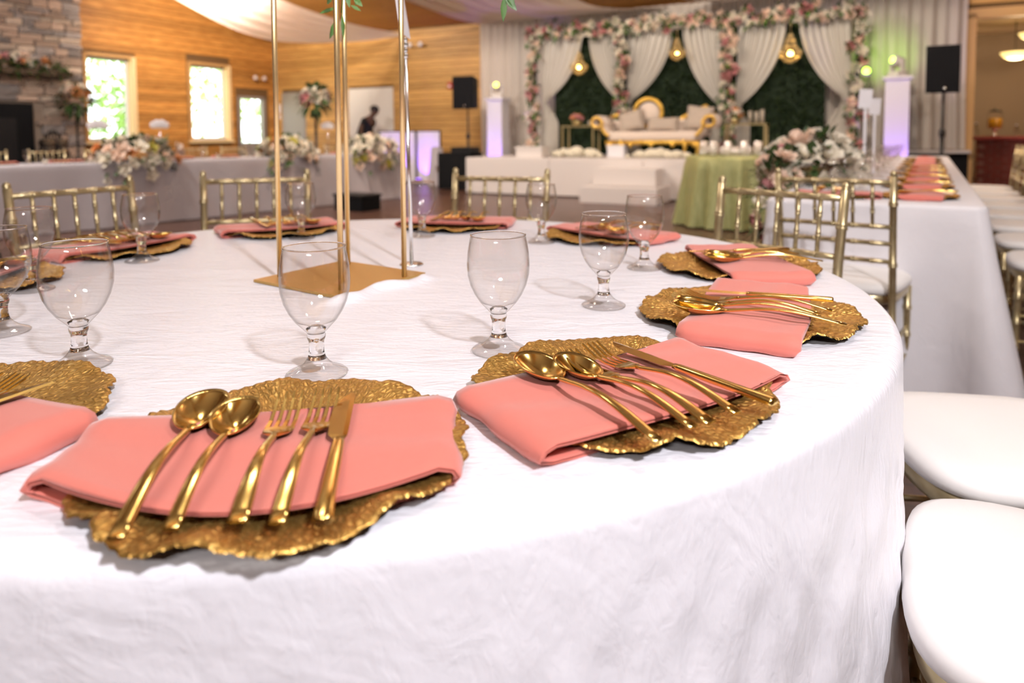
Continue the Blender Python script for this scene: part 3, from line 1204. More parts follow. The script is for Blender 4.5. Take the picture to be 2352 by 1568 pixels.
setp((-0.690, 2.055), 'at the far side, behind the left gold pole', nap=dict(yb=(0.06, 0.055), yf=(-0.10, -0.11, -0.095)), rot=2.8, seed=7, jit=0.008)
setp((-0.995, 1.730), 'at the far left, before the left chair back', nap=dict(yb=(0.06, 0.055), yf=(-0.10, -0.11, -0.095)), rot=3.3, seed=8, jit=0.008)
setp((-1.075, 1.340), 'at the left edge behind the goblets', nap=dict(yb=(0.06, 0.055), yf=(-0.10, -0.11, -0.095)), rot=4.2, seed=9, jit=0.008)
setp((-0.930, 0.960), 'out at the left margin of the table', nap=dict(yb=(0.06, 0.055), yf=(-0.10, -0.11, -0.095)), rot=5.2, seed=10, jit=0.008)
setp((-0.588, 0.671), 'cut off by the left edge, nearest left', nap=dict(yb=(0.055, 0.050), yf=(-0.10, -0.11, -0.095), roll=0.004), rot=0.2, seed=11,
     cuts=[('tablespoon', -0.070, -0.155, -2.0), ('teaspoon', -0.035, -0.150, -1.0), ('salad_fork', 0.010, -0.150, 1.0), ('dinner_fork', 0.044, -0.152, 1.0), ('table_knife', 0.080, -0.156, -1.0)])

for x, y, lb in [(-0.547, 0.853, 'clear water goblet at left, behind the cut off charger'),
                 (-0.237, 0.815, 'clear water goblet right behind the lower left charger, before the gold stand'),
                 (-0.019, 0.901, 'clear water goblet in the middle, alone on the cloth right of the gold stand'),
                 (0.152, 1.137, 'clear water goblet right of centre, left of the right edge charger'),
                 (0.281, 1.455, 'clear water goblet beside the charger near the tilted chair'),
                 (0.077, 1.821, 'small far goblet before the white stage, right of the middle chair'),
                 (-0.257, 1.947, 'small far goblet right behind the silver table number pole'),
                 (-0.593, 1.922, 'small far goblet between the left and middle gold poles'),
                 (-0.861, 1.585, 'clear goblet before the far left place setting'),
                 (-0.908, 1.286, 'clear goblet behind the left foreground goblet'),
                 (-0.756, 1.002, 'clear goblet cut off by the left edge of the picture')]:
    goblet((x, y, TZ), lb, 'water goblets on the round table')

# ------------------------------------------------------------------ gold centrepiece stand
PL = [Vector((-0.512, 1.344)), Vector((-0.306, 1.195)), Vector((-0.180, 1.402)), Vector((-0.386, 1.546))]
pc = sum(PL, Vector((0, 0))) / 4
st = thing('centrepiece_stand', 'tall gold four pole centrepiece stand on a square base plate', 'stand', (pc.x, pc.y, TZ + 0.001))
m = MB()
q = [p - pc for p in PL]
m.add([(p.x, p.y, 0) for p in q] + [(p.x, p.y, 0.005) for p in q], [(3, 2, 1, 0), (4, 5, 6, 7), (0, 1, 5, 4), (1, 2, 6, 5), (2, 3, 7, 6), (3, 0, 4, 7)])
m.obj('base_plate', 'plate_gold', st, smooth=False)
poles = [Vector((-0.469, 1.372)), Vector((-0.315, 1.248)), Vector((-0.217, 1.362)), Vector((-0.362, 1.500))]
LEAN = Vector((0.006, 0, 0))
for p in poles:
    a = p - pc
    MB().tube([(a.x, a.y, 0.005), (a.x + 0.004, a.y, 0.95)], 0.0052, 14).obj('pole', 'stand_gold', st)
m = MB()
for k in range(4):
    a, b = poles[k] - pc, poles[(k + 1) % 4] - pc
    m.tube([(a.x + 0.004, a.y, 0.95), (b.x + 0.004, b.y, 0.95)], 0.0052, 10)
m.obj('top_frame', 'stand_gold', st)


def leaf(m, base, d, L, w, droop=0.3, nrm=None):
    """Pointed leaf with a folded midrib, from base along direction d."""
    d = Vector(d).normalized()
    side = d.cross(Vector((0, 0, 1)))
    if side.length < 0.2:
        side = Vector((1, 0, 0))
    if nrm is not None:
        side = d.cross(Vector(nrm))
    side.normalize()
    up = side.cross(d)
    o = len(m.v)
    prof = [(0, 0.04), (0.25, 0.75), (0.5, 1.0), (0.78, 0.6), (1.0, 0.0)]
    for f, ww in prof:
        c = Vector(base) + d * L * f - Vector((0, 0, 1)) * droop * L * f * f
        m.v += [tuple(c - side * w / 2 * ww + up * w * 0.12 * ww), tuple(c), tuple(c + side * w / 2 * ww + up * w * 0.12 * ww)]
    for i in range(len(prof) - 1):
        a = o + i * 3
        m.f += [(a, a + 1, a + 4, a + 3), (a + 1, a + 2, a + 5, a + 4)]


# greenery hanging from the arrangement on top of the stand
fc = thing('hanging_centrepiece', 'green leafy floral centrepiece hanging from the top of the gold stand', 'flowers', (pc.x, pc.y, TZ + 0.955))


def world_leafs(spec, name):
    m = MB()
    for b, d, L, w in spec:
        leaf(m, Vector(b) - fc.location, d, L, w, 0.05, nrm=(0.2, -1, 0.15))
    return m.obj(name, 'leaf_green', fc)


ST = lambda px, py, Y: (Vector((0, 0, EYE)) + (_F + _r * (px - 1176) / F_PX - _u * (py - (HORIZON + F_PX * math.tan(PITCH))) / F_PX) * (Y / (_F + _r * (px - 1176) / F_PX - _u * (py - (HORIZON + F_PX * math.tan(PITCH))) / F_PX).y))
world_leafs([(ST(772, 18, 1.3), (-1, 0, -0.28), 0.033, 0.008), (ST(776, 42, 1.3), (-0.45, 0, -1), 0.040, 0.011), (ST(786, 30, 1.3), (0.03, 0, -1), 0.048, 0.007),
             (ST(805, 12, 1.3), (0.9, 0, -0.45), 0.022, 0.007), (ST(812, -4, 1.3), (0.7, 0, -0.6), 0.022, 0.011), (ST(826, -6, 1.3), (-0.5, 0, -0.8), 0.016, 0.010),
             (ST(762, -10, 1.3), (-0.5, 0, -0.9), 0.018, 0.009), (ST(795, -20, 1.3), (0.2, 0, -1), 0.03, 0.010)], 'leaf_spray')
world_leafs([(ST(1158, -8, 1.22), (-0.05, 0, -1), 0.042, 0.012), (ST(1160, -6, 1.22), (0.75, 0, -0.8), 0.030, 0.013), (ST(1166, -20, 1.22), (0.4, 0, -1), 0.03, 0.012)], 'leaf_spray')
m = MB()
m.tube([(0.006, 0.004, 0.1), (ST(790, -20, 1.3) - fc.location), (ST(784, 30, 1.3) - fc.location)], 0.0012, 6)
m.tube([(0.02, -0.02, 0.1), Vector((0.2, -0.06, 0.02)), (ST(1160, -40, 1.22) - fc.location), (ST(1158, -6, 1.22) - fc.location)], 0.0012, 6)
m.obj('vine', 'leaf_green', fc)

# ------------------------------------------------------------------ silver table number stand
ts = thing('table_number_stand', 'slim silver table number stand with round foot behind the gold stand', 'stand', (-0.225, 1.518, TZ))
MB().lathe([(1e-6, 0.0), (0.026, 0.0), (0.027, 0.002), (0.024, 0.004), (0.004, 0.005), (1e-6, 0.005)], 32).obj('foot', 'chrome', ts)
MB().tube([(0, 0, 0.004), (-0.006, 0, 0.455)], 0.0042, 12).obj('pole', 'chrome', ts)
for k, (zz, rr) in enumerate([(0.462, 0.007), (0.474, 0.006), (0.486, 0.0075), (0.497, 0.006)]):
    MB().blob((-0.0062, 0, zz), rr, 8, 5).obj('crystal_bead', 'chrome', ts, smooth=False)
m = MB()
m.add([(-0.009, -0.055, 0.505), (-0.004, 0.055, 0.505), (-0.018, 0.055, 0.600), (-0.022, -0.055, 0.617), (-0.0075, -0.055, 0.505), (-0.0025, 0.055, 0.505), (-0.0165, 0.055, 0.600), (-0.0205, -0.055, 0.617)],
      [(0, 1, 2, 3), (7, 6, 5, 4), (0, 4, 5, 1), (1, 5, 6, 2), (2, 6, 7, 3), (3, 7, 4, 0)])
m.obj('number_card', 'card_white', ts, smooth=False)


# ================================================================== chiavari chairs
def bamboo(p0, p1, r, knots, n=10, extra=0.25):
    """Turned stick with raised rings; returns points and radii for tube()."""
    p0, p1 = Vector(p0), Vector(p1)
    L = (p1 - p0).length
    ts = {0.0: r, 1.0: r}
    for k in knots:
        for dd, f in ((-0.010, 1.0), (-0.006, 1 + extra), (-0.001, 1 + extra), (0.0, 0.9), (0.001, 1 + extra), (0.006, 1 + extra), (0.010, 1.0)):
            ts[min(1, max(0, k + dd / L))] = r * f
    ks = sorted(ts)
    return [p0.lerp(p1, k) for k in ks], [ts[k] for k in ks]


def make_chair(simple=False):
    """Chair facing +y; origin on the floor under the seat."""
    c = bpy.data.objects.new('chiavari_chair', None)
    COL.objects.link(c)
    W = 0.1925
    ns = 8 if simple else 12
    for s in (-1, 1):
        pts = [(s * W, -0.185, 0.0), (s * W, -0.19, 0.25), (s * W, -0.20, 0.46), (s * W, -0.222, 0.70), (s * (W + 0.002), -0.248, 0.895)]
        P, Rr = [], []
        for a, b in zip(pts[:-1], pts[1:]):
            p, r = bamboo(a, b, 0.0125, [0.5])
            P += p[:-1]
            Rr += r[:-1]
        top = Vector(pts[-1])
        P += [top, top + Vector((0, -0.001, 0.003)), top + Vector((0, -0.002, 0.008)), top + Vector((0, -0.003, 0.017)), top + Vector((0, -0.004, 0.021))]
        Rr += [0.0125, 0.0095, 0.0125, 0.009, 0.002]
        pst = MB().tube(P[:-4], Rr[:-4], ns).obj('back_post', 'chair_gold', c)
        MB().tube(P[-5:], Rr[-5:], ns).obj('finial', 'chair_gold', pst)
    yz = lambda z: -0.20 - 0.048 * ((z - 0.46) / 0.435)
    for z, nm, r in ((0.872, 'top_rail', 0.0095), (0.715, 'back_rail', 0.0085), (0.655, 'back_rail', 0.0085), (0.590, 'back_rail', 0.0085)):
        p, rr = bamboo((-W, yz(z), z), (W, yz(z), z), r, [0.17, 0.33, 0.5, 0.67, 0.83], extra=0.18)
        MB().tube(p, rr, ns).obj(nm, 'chair_gold', c)
    for k in range(5):
        x = (k - 2) * W / 3
        p, rr = bamboo((x, yz(0.715), 0.715), (x, yz(0.872), 0.872), 0.0062, [0.35, 0.7], extra=0.25)
        MB().tube(p, rr, 8).obj('spindle', 'chair_gold', c)
    for s in (-1, 1):
        p, rr = bamboo((s * 0.185, 0.175, 0.44), (s * 0.180, 0.185, 0.0), 0.0135, [0.2, 0.45, 0.7])
        MB().tube(p, rr, ns).obj('front_leg', 'chair_gold', c)

    def outline(grow, z):
        pts = []
        # squarish with rounded corners, wider at the front
        for k in range(48):
            a = 2 * PI * k / 48
            ca, sa = math.cos(a), math.sin(a)
            x = math.copysign(abs(ca) ** 0.52, ca)
            y = math.copysign(abs(sa) ** 0.52, sa)
            w = 0.196 + 0.014 * (y * 0.5 + 0.5)
            pts.append((x * (w + grow), y * (0.200 + grow), z))
        return pts

    def slab(levels):
        m = MB()
        vs, fs = [], []
        for g, z in levels:
            vs += outline(g, z)
        for j in range(len(levels) - 1):
            for k in range(48):
                k2 = (k + 1) % 48
                fs.append((j * 48 + k, j * 48 + k2, (j + 1) * 48 + k2, (j + 1) * 48 + k))
        fs.append(tuple(reversed(range(48))))
        fs.append(tuple((len(levels) - 1) * 48 + k for k in range(48)))
        return m.add(vs, fs)
    slab([(-0.012, 0.425), (-0.004, 0.43), (-0.002, 0.455), (-0.008, 0.460)]).obj('seat_frame', 'chair_gold', c)
    slab([(-0.006, 0.458), (0.004, 0.463), (0.007, 0.475), (0.003, 0.490), (-0.012, 0.499), (-0.05, 0.504), (-0.12, 0.506)]).obj('seat_cushion', 'seat_white', c)
    for z in (0.16, 0.27):
        for s in (-1, 1):
            MB().tube([(s * 0.19, -0.187, z), (s * 0.182, 0.182, z)], 0.007, 8).obj('stretcher', 'chair_gold', c)
    MB().tube([(-0.182, 0.182, 0.20), (0.182, 0.182, 0.20)], 0.007, 8).obj('stretcher', 'chair_gold', c)
    MB().tube([(-0.19, -0.187, 0.20), (0.19, -0.187, 0.20)], 0.007, 8).obj('stretcher', 'chair_gold', c)
    return c


CHAIR = make_chair()
snapshot(CHAIR)
_first = [True]


def chair(seat_xy, facing, label, group):
    """seat centre in world xy; facing = direction vector the sitter looks."""
    o = CHAIR if _first[0] else copy_tree(CHAIR)
    _first[0] = False
    f = Vector(facing).normalized()
    return rig(o, label, 'chair', group, (seat_xy[0], seat_xy[1], 0), math.atan2(f.y, f.x) - PI / 2)


def chair_by_back(mid, facing, label, group):
    f = Vector((facing[0], facing[1])).normalized()
    return chair((mid[0] + f.x * 0.243, mid[1] + f.y * 0.243), f, label, group)


G1 = 'gold chiavari chairs round the front table'
chair_by_back((-0.048, 2.73), (-0.33, -0.94), 'gold chiavari chair at the far side, before the white stage', G1)
chair_by_back((-1.015, 2.725), (0.30, -0.95), 'gold chiavari chair behind the left gold pole, before the grey tablecloth', G1)
chair_by_back((-1.426, 2.234), (0.89, -0.455), 'gold chiavari chair at the far left, before the leftmost head table flowers', G1)
chair_by_back((0.767, 1.978), (-0.80, -0.60), 'gold chiavari chair tilted towards the right, beside the charger with crossed forks', G1)
chair((0.905, 1.225), (-1.195, 0.17), 'white cushioned gold chair at the right edge, the farther of two', G1)
chair((0.692, 0.775), (-0.90, 0.52), 'white cushioned gold chair at the lower right corner, the nearer of two', G1)
chair_by_back((1.168, 2.494), (0.62, 0.78), 'gold chiavari chair facing away, at the end of the long right table', 'gold chiavari chairs at the long right table')


# ================================================================== flowers
def rose_mesh(name, material, seed):
    """Layered rose: spiral of cupped petals round a bud, about 0.5 in radius."""
    rnd = random.Random(seed)
    m = MB()
    m.blob((0, 0, 0.08), 0.17, 7, 5, sz=1.3)
    k = 0
    for ring, (rad, n, h, tilt) in enumerate(((0.20, 3, 0.34, 0.15), (0.32, 4, 0.32, 0.45), (0.44, 5, 0.26, 0.85))):
        for i in range(n):
            a = 2 * PI * (i + 0.5 * ring + rnd.uniform(-0.1, 0.1)) / n
            wd = 2.2 * PI * rad / n * 0.72
            ca, sa = math.cos(a), math.sin(a)
            vs = []
            for f, wf in ((0, 0.45), (0.5, 1.0), (1.0, 0.7)):
                for g in (-1, 0, 1):
                    rr = rad * (0.45 + 0.55 * f) + tilt * 0.16 * f * f - 0.05 * abs(g) * (1 - tilt)
                    tx = g * wd / 2 * wf
                    z = -0.12 + h * f * 1.3 - 0.03 * abs(g) * f - tilt * 0.10 * f
                    vs.append((ca * rr - sa * tx, sa * rr + ca * tx, z))
            m.add(vs, [(0, 1, 4, 3), (1, 2, 5, 4), (3, 4, 7, 6), (4, 5, 8, 7)])
    return m.mesh(name, material)


BLOOM = {c: [rose_mesh('bloom', 'bloom_' + c, s) for s in (1, 2)] for c in ('ivory', 'blush', 'pink', 'peach', 'yellow')}


def add_bloom(parent, p, out, size, colour, rnd):
    o = link('bloom', rnd.choice(BLOOM[colour]), parent, p)
    q = Vector(out).normalized().to_track_quat('Z', 'Y')
    o.rotation_mode = 'QUATERNION'
    o.rotation_quaternion = q
    o.scale = (size, size, size)
    return o


def foliage(parent, pts, L, w, rnd, material='leaf_dark', name='foliage'):
    m = MB()
    for p, d in pts:
        leaf(m, p, d, L * rnd.uniform(0.7, 1.3), w * rnd.uniform(0.7, 1.2), rnd.uniform(0, 0.5))
    o = m.obj(name, material, parent, smooth=False)
    o['kind'] = 'stuff'
    return o


def rdir(rnd):
    while True:
        v = Vector((rnd.uniform(-1, 1), rnd.uniform(-1, 1), rnd.uniform(-1, 1)))
        if 0.1 < v.length < 1:
            return v.normalized()


def bouquet(o, rx, ry, rz, nb, palette, size, seed, spill=0.0, nleaf=90, low=-0.2):
    """Domed mass of blooms on an ellipsoid, leaves between; spill hangs some over the -y side."""
    rnd = random.Random(seed)
    pts = []
    tries = 0
    while len(pts) < nb and tries < 4000:
        tries += 1
        d = rdir(rnd)
        if d.z < low:
            continue
        p = Vector((d.x * rx, d.y * ry, d.z * rz))
        if spill and d.y < -0.2:
            p.z -= spill * rnd.random() ** 2
        if all((p - q_).length > size * 0.62 for q_, _ in pts):
            pts.append((p, d))
    cols = [c for c, k in palette for _ in range(k)]
    for p, d in pts:
        add_bloom(o, p, d, size * rnd.uniform(0.8, 1.2), rnd.choice(cols), rnd)
    lf = []
    for _ in range(nleaf):
        d = rdir(rnd)
        if d.z < low - 0.2:
            d.z = -d.z
        p = Vector((d.x * rx, d.y * ry, d.z * rz)) * rnd.uniform(0.75, 1.0)
        if spill and d.y < -0.2:
            p.z -= spill * rnd.random()
        lf.append((p, d + 0.5 * rdir(rnd)))
    foliage(o, lf, min(size * 0.9, 0.115), min(size * 0.38, 0.05), rnd)


PAL = [('ivory', 7), ('blush', 3), ('peach', 1), ('yellow', 1)]
PAL_W = [('ivory', 8), ('blush', 3)]

# ================================================================== the long table on the right
RT = math.radians(-27 - 4.2)
RT0 = RM(14.06, 10.42, 0)              # middle of the near end


def RTW(x, y, z=0.0):
    c, s_ = math.cos(RT), math.sin(RT)
    return Vector((RT0.x + c * x - s_ * y, RT0.y + s_ * x + c * y, z))


def box_cloth(w, L, h, flare, folds, seed, name, material, r=0.02, floor=0.012):
    """Rectangular tablecloth: x in +-w/2, y 0..L, falling to the floor with soft folds."""
    rnd = random.Random(seed)
    per = []
    cr = 0.03
    corners = [(w / 2 - cr, cr, -PI / 2), (w / 2 - cr, L - cr, 0), (-w / 2 + cr, L - cr, PI / 2), (-w / 2 + cr, cr, PI)]
    seg = []
    for k in range(4):
        cx, cy, a0 = corners[k]
        for j in range(7):
            a = a0 + PI / 2 * j / 6
            seg.append((cx + cr * math.cos(a), cy + cr * math.sin(a), math.cos(a), math.sin(a)))
        nx, ny, na = corners[(k + 1) % 4]
        e0, e1 = seg[-1], (nx + cr * math.cos(na), ny + cr * math.sin(na))
        n = max(2, int(math.hypot(e1[0] - e0[0], e1[1] - e0[1]) / 0.05))
        for j in range(1, n):
            f = j / n
            seg.append((e0[0] + (e1[0] - e0[0]) * f, e0[1] + (e1[1] - e0[1]) * f, e0[2], e0[3]))
    n = len(seg)
    lens = [0.0]
    for i in range(1, n):
        lens.append(lens[-1] + math.hypot(seg[i][0] - seg[i - 1][0], seg[i][1] - seg[i - 1][1]))
    rows = [(-0.0, h)] + [(r * math.sin(a), h - r + r * math.cos(a)) for a in (0.5, 1.0, PI / 2)]
    drop = [k / 12 for k in range(1, 13)]
    vs = []
    for off, z in rows:
        for x, y, nx, ny in seg:
            vs.append((x + nx * off, y + ny * off, z))
    for d_ in drop:
        for i, (x, y, nx, ny) in enumerate(seg):
            s_ = lens[i]
            f = 0.6 * math.sin(s_ * folds + 1.3) + 0.4 * math.sin(s_ * folds * 2.3 + 0.4)
            corner = abs(nx * ny) * 2
            off = r + flare * d_ * (0.4 + 0.9 * corner) + (0.02 + flare * 0.35) * d_ * f
            vs.append((x + nx * off, y + ny * off, (h - r) * (1 - d_) + floor * d_))
    fs = [tuple(range(n))]
    for j in range(len(rows) + len(drop) - 1):
        for i in range(n):
            i2 = (i + 1) % n
            fs.append((j * n + i, (j + 1) * n + i, (j + 1) * n + i2, j * n + i2))
    return MB().add(vs, fs).obj(name, material)


o = box_cloth(0.78, 6.4, TZ, 0.10, 9.0, 3, 'tablecloth', 'white_linen')
o.location = RT0
o.rotation_euler = (0, 0, RT)
tag(o, 'white floor length cloth on the long table at the right', 'tablecloth')
t = thing('banquet_table', 'long banquet table under the white cloth at the right', 'table', RT0, RT)
MB().box((0, 3.2, 0.735), (0.76, 6.36, 0.04)).obj('tabletop', 'trim_wood', t, smooth=False)
for x in (-0.3, 0.3):
    for y in (0.3, 6.1):
        MB().tube([(x, y, 0.72), (x, y, 0)], 0.016).obj('leg', 'black_metal', t)
FAR = [('tablespoon', -0.07, -0.15, -2), ('salad_fork', 0.0, -0.15, -1.5), ('table_knife', 0.058, -0.16, -2)]
ordn = ['nearest', 'second', 'third', 'fourth', 'fifth', 'sixth', 'seventh', 'eighth', 'ninth']
for k in range(9):
    y = 0.30 + 0.62 * k
    p = RTW(0.16, y)
    place_setting((p.x, p.y), RT + PI, 'on the long right table, %s from the near end' % ordn[k], nap=dict(yb=(0.06, 0.055), yf=(-0.10, -0.105, -0.095), roll=0.003), cuts=FAR if k < 5 else None,
                  rot=k * 1.3, seed=30 + k, group='place settings on the long right table')
p = RTW(-0.14, 0.22)
place_setting((p.x, p.y), RT + PI / 2, 'at the near left end of the long right table', nap=dict(yb=(0.06, 0.055), yf=(-0.10, -0.105, -0.095)), cuts=FAR, rot=1.0, seed=50)
for k in range(9):
    goblet(RTW(-0.07, 0.55 + 0.62 * k, TZ), 'water goblet in the receding row on the long right table, %s from the near end' % ordn[k], 'water goblets on the long right table')
for k in range(8):
    goblet(RTW(-0.17, 0.80 + 0.62 * k, TZ), 'water goblet in the far row of the long right table, %s from the near end' % ordn[k], 'water goblets on the long right table')
goblet(RTW(-0.20, 0.60, TZ), 'water goblet in front of the white floral centrepiece on the long right table', 'water goblets on the long right table')
fl = thing('floral_centrepiece', 'lush ivory and blush rose centrepiece on the long right table', 'flowers', RTW(-0.36, 1.05, TZ + 0.07), RT)
MB().lathe([(0.07, -0.06), (0.085, 0.0), (0.075, 0.02)], 20).obj('bowl', 'table_gold', fl)
bouquet(fl, 0.25, 0.25, 0.20, 28, PAL_W, 0.165, 21, spill=0.06, nleaf=120)
fl = thing('floral_spray', 'trailing blush and ivory floral spray hanging at the left end of the right table', 'flowers', RTW(-0.48, 0.70, TZ - 0.06), RT)
bouquet(fl, 0.12, 0.16, 0.26, 20, [('blush', 4), ('pink', 2), ('ivory', 2), ('peach', 1)], 0.10, 22, spill=0.0, nleaf=130, low=-1)
for x, y, zt, lb in [(-0.13, 1.50, 1.31, 'white table number card on a clear stand, the nearer one'), (-0.13, 2.35, 1.29, 'white table number card on a clear stand, the farther one')]:
    tn = thing('table_number_card', lb, 'sign', RTW(x, y, TZ), RT, 'table number cards on the long right table')
    MB().box((0, 0, 0.004), (0.07, 0.07, 0.008)).obj('foot', 'card_white', tn, smooth=False)
    MB().box((0, 0, (zt - TZ - 0.10) / 2), (0.016, 0.004, zt - TZ - 0.10)).obj('post', 'card_white', tn, smooth=False)
    MB().box((0, -0.002, zt - TZ - 0.06), (0.072, 0.004, 0.115), rot=Matrix.Rotation(R(4), 3, 'Y')).obj('card', 'card_white', tn, smooth=False)
for k in range(8):
    p = RTW(0.72, 0.55 + 0.66 * k)
    ld = RT + PI
    chair((p.x, p.y), (math.cos(ld), math.sin(ld)), 'gold chiavari chair on the right side of the long table, %s from the near end' % ordn[k], 'gold chiavari chairs at the long right table')

# ================================================================== the head table on the left
HA, HB = RM(6.02, 9.9), RM(7.17, 4.25)          # front edge, left and right end
hd = (HB - HA)
HL = hd.length
HT = math.atan2(hd.y, hd.x)
# local frame: x along the table to the right, y away from the viewer


def HW(x, y, z=0.0):
    c, s_ = math.cos(HT), math.sin(HT)
    return Vector((HA.x + c * x - s_ * y, HA.y + s_ * x + c * y, z))


o = box_cloth(0.76, HL, TZ, 0.03, 5.0, 4, 'tablecloth', 'grey_linen')
# box_cloth runs along y: turn it so that its +x side faces the viewer
o.location = HW(0, 0.38)
o.rotation_euler = (0, 0, HT - PI / 2)
tag(o, 'lilac grey floor length cloth on the head table at the left', 'tablecloth')
t = thing('head_table', 'long head table under the lilac grey cloth at the left', 'table', HW(0, 0.38), HT)
MB().box((HL / 2, 0, 0.735), (HL - 0.04, 0.74, 0.04)).obj('tabletop', 'trim_wood', t, smooth=False)
for x in (0.3, HL - 0.3):
    for y in (-0.3, 0.3):
        MB().tube([(x, y, 0.72), (x, y, 0)], 0.016).obj('leg', 'black_metal', t)


def hx_at(v):
    return (9.9 - v) / (9.9 - 4.25) * HL


for k, (x, y, s_, lb) in enumerate([(1.65, 0.10, 0.30, 'ivory and peach floral arrangement spilling over the head table, leftmost'),
                               (3.72, 0.12, 0.28, 'ivory and peach floral arrangement on the head table by the left gold pole'),
                               (5.25, 0.10, 0.30, 'ivory and peach floral arrangement at the right end of the head table')]):
    fl = thing('floral_arrangement', lb, 'flowers', HW(x, y, TZ + 0.06), HT, 'arrangements along the head table')
    bouquet(fl, s_ * 1.7, s_ * 0.75, s_ * 0.75, 42, PAL, 0.15, 60 + k, spill=0.22, nleaf=170, low=-0.35)
rnd = random.Random(5)
for k in range(9):
    x = 0.35 + 0.66 * k
    p = HW(x, 0.50)
    place_setting((p.x, p.y), HT - PI / 2, 'on the head table, %s from the left' % ordn[k], nap=dict(yb=(0.06, 0.055), yf=(-0.10, -0.105, -0.095), roll=0.004), cuts=None, rot=k, seed=70 + k)
    goblet(HW(x + 0.22, 0.32, TZ), 'water goblet on the head table, %s from the left' % ordn[k], 'water goblets on the head table')
    cv = thing('votive_candle', 'small glass votive candle along the head table front, %s from the left' % ordn[k], 'candle', HW(x + 0.33, 0.12, TZ), HT, 'votive candles on the head table')
    MB().lathe([(0.028, 0.0), (0.032, 0.005), (0.036, 0.075), (0.033, 0.075), (0.028, 0.008), (1e-6, 0.008)], 14).obj('cup', 'goblet_glass', cv)
    MB().lathe([(0.024, 0.009), (0.024, 0.045), (1e-6, 0.047)], 12).obj('wax', 'candle_wax', cv)
for k in range(9):
    p = HW(0.45 + 0.62 * k, 1.06)
    a = HT - PI / 2
    chair((p.x, p.y), (math.cos(a), math.sin(a)), 'gold chiavari chair behind the head table, %s from the left' % ordn[k], 'gold chiavari chairs behind the head table')
# white cloud shaped number signs
for x, y, z, lb in [(1.27, 0.25, 1.19, 'white oval table sign by the left window'), (1.98, 0.25, 1.20, 'white oval table sign between the two left windows'), (4.55, 0.30, 1.20, 'white oval table sign under the tall flower vase')]:
    sg = thing('table_sign', lb, 'sign', HW(x, y, TZ), HT, 'oval signs on the head table')
    MB().tube([(0, 0, 0.004), (0, 0, z - TZ - 0.05)], 0.004, 6).obj('post', 'chrome', sg)
    MB().lathe([(1e-6, 0), (0.05, 0), (0.05, 0.004), (1e-6, 0.006)], 16).obj('foot', 'chrome', sg)
    m = MB()
    for dx, dz, r_ in ((-0.075, 0, 0.045), (-0.03, 0.012, 0.055), (0.03, 0.014, 0.055), (0.075, 0, 0.045)):
        m.blob((dx, 0, z - TZ + dz), r_, 12, 8, sy=0.12)
    m.obj('sign_board', 'card_white', sg)
# tall black flower stand
fl = thing('tall_flower_stand', 'tall black stand with an ivory and pink flower ball', 'flowers', HW(4.42, 0.42, TZ), HT)
MB().lathe([(0.09, 0), (0.09, 0.012), (0.022, 0.02), (0.020, 0.66), (0.06, 0.69), (1e-6, 0.70)], 16).obj('stand', 'black_metal', fl)
rr = random.Random(9)
for k in range(26):
    d_ = rdir(rr)
    if d_.z < -0.5:
        d_.z = -d_.z
    add_bloom(fl, Vector((d_.x * 0.20, d_.y * 0.20, 0.86 + d_.z * 0.17)), d_, 0.15, rr.choice(['ivory', 'ivory', 'blush', 'pink']), rr)
foliage(fl, [(Vector((d_.x * 0.2, d_.y * 0.2, 0.86 + d_.z * 0.17)), d_) for d_ in [rdir(rr) for _ in range(130)]], 0.14, 0.06, rr)
# black box before the head table, tripod at the left edge
bx = rthing('storage_bin', 'black lidded storage bin standing before the grey head table', 'box', 7.66, 5.95, 0, R(-8))
MB().box((0, 0, 0.10), (0.56, 0.36, 0.20)).obj('bin', 'black_matte', bx, smooth=False, bevel=0.01)
MB().box((0, 0, 0.215), (0.60, 0.40, 0.03)).obj('lid', 'black_metal', bx, smooth=False, bevel=0.006)
tp = thing('light_tripod', 'black tripod leg at the left edge, behind the far left chair', 'stand', (-2.42, 3.05, 0), 0)
for a, b in (((0.0, 0, 0.95), (0.30, -0.05, 0.0)), ((0.0, 0, 0.95), (-0.25, 0.2, 0.0)), ((0.0, 0, 0.95), (-0.15, -0.3, 0.0))):
    MB().tube([a, b], 0.014, 8).obj('leg', 'black_metal', tp)
MB().tube([(0, 0, 0.9), (0, 0, 1.02)], 0.018, 10).obj('collar', 'black_metal', tp)
MB().box((0, 0, 1.03), (0.05, 0.05, 0.05)).obj('clamp', 'blue_cloth', tp, smooth=False)

# ================================================================== stage and backdrop
SZ = 0.65
sg = rthing('stage_platform', 'low white glossy stage platform before the draped wall', 'stage', 0, 0)
sg.location = ORI
MB().box((10.95, -1.75, SZ - 0.02), (6.5, 2.5, 0.04)).obj('deck', 'white_paint', sg, smooth=False)
for k in range(4):
    MB().box((7.7 + 0.8125 + 1.625 * k, -3.005, 0.325), (1.615, 0.02, 0.60)).obj('front_panel', 'white_paint', sg, smooth=False)
MB().box((7.71, -1.75, 0.325), (0.02, 2.5, 0.60)).box((14.19, -1.75, 0.325), (0.02, 2.5, 0.60)).obj('side_panel', 'white_paint', sg, smooth=False)
MB().box((10.95, -1.75, 0.02), (6.3, 2.3, 0.04)).obj('plinth', 'black_matte', sg, smooth=False)
sp = rthing('stage_steps', 'white two tread step block in front of the stage', 'steps', 10.78, 3.45)
MB().box((0.0, 0.05, 0.125), (1.20, 0.78, 0.25)).obj('lower_step', 'white_paint', sp, smooth=False, bevel=0.012)
MB().box((0.0, 0.20, 0.385), (1.0, 0.46, 0.26)).obj('upper_step', 'white_paint', sp, smooth=False, bevel=0.012)


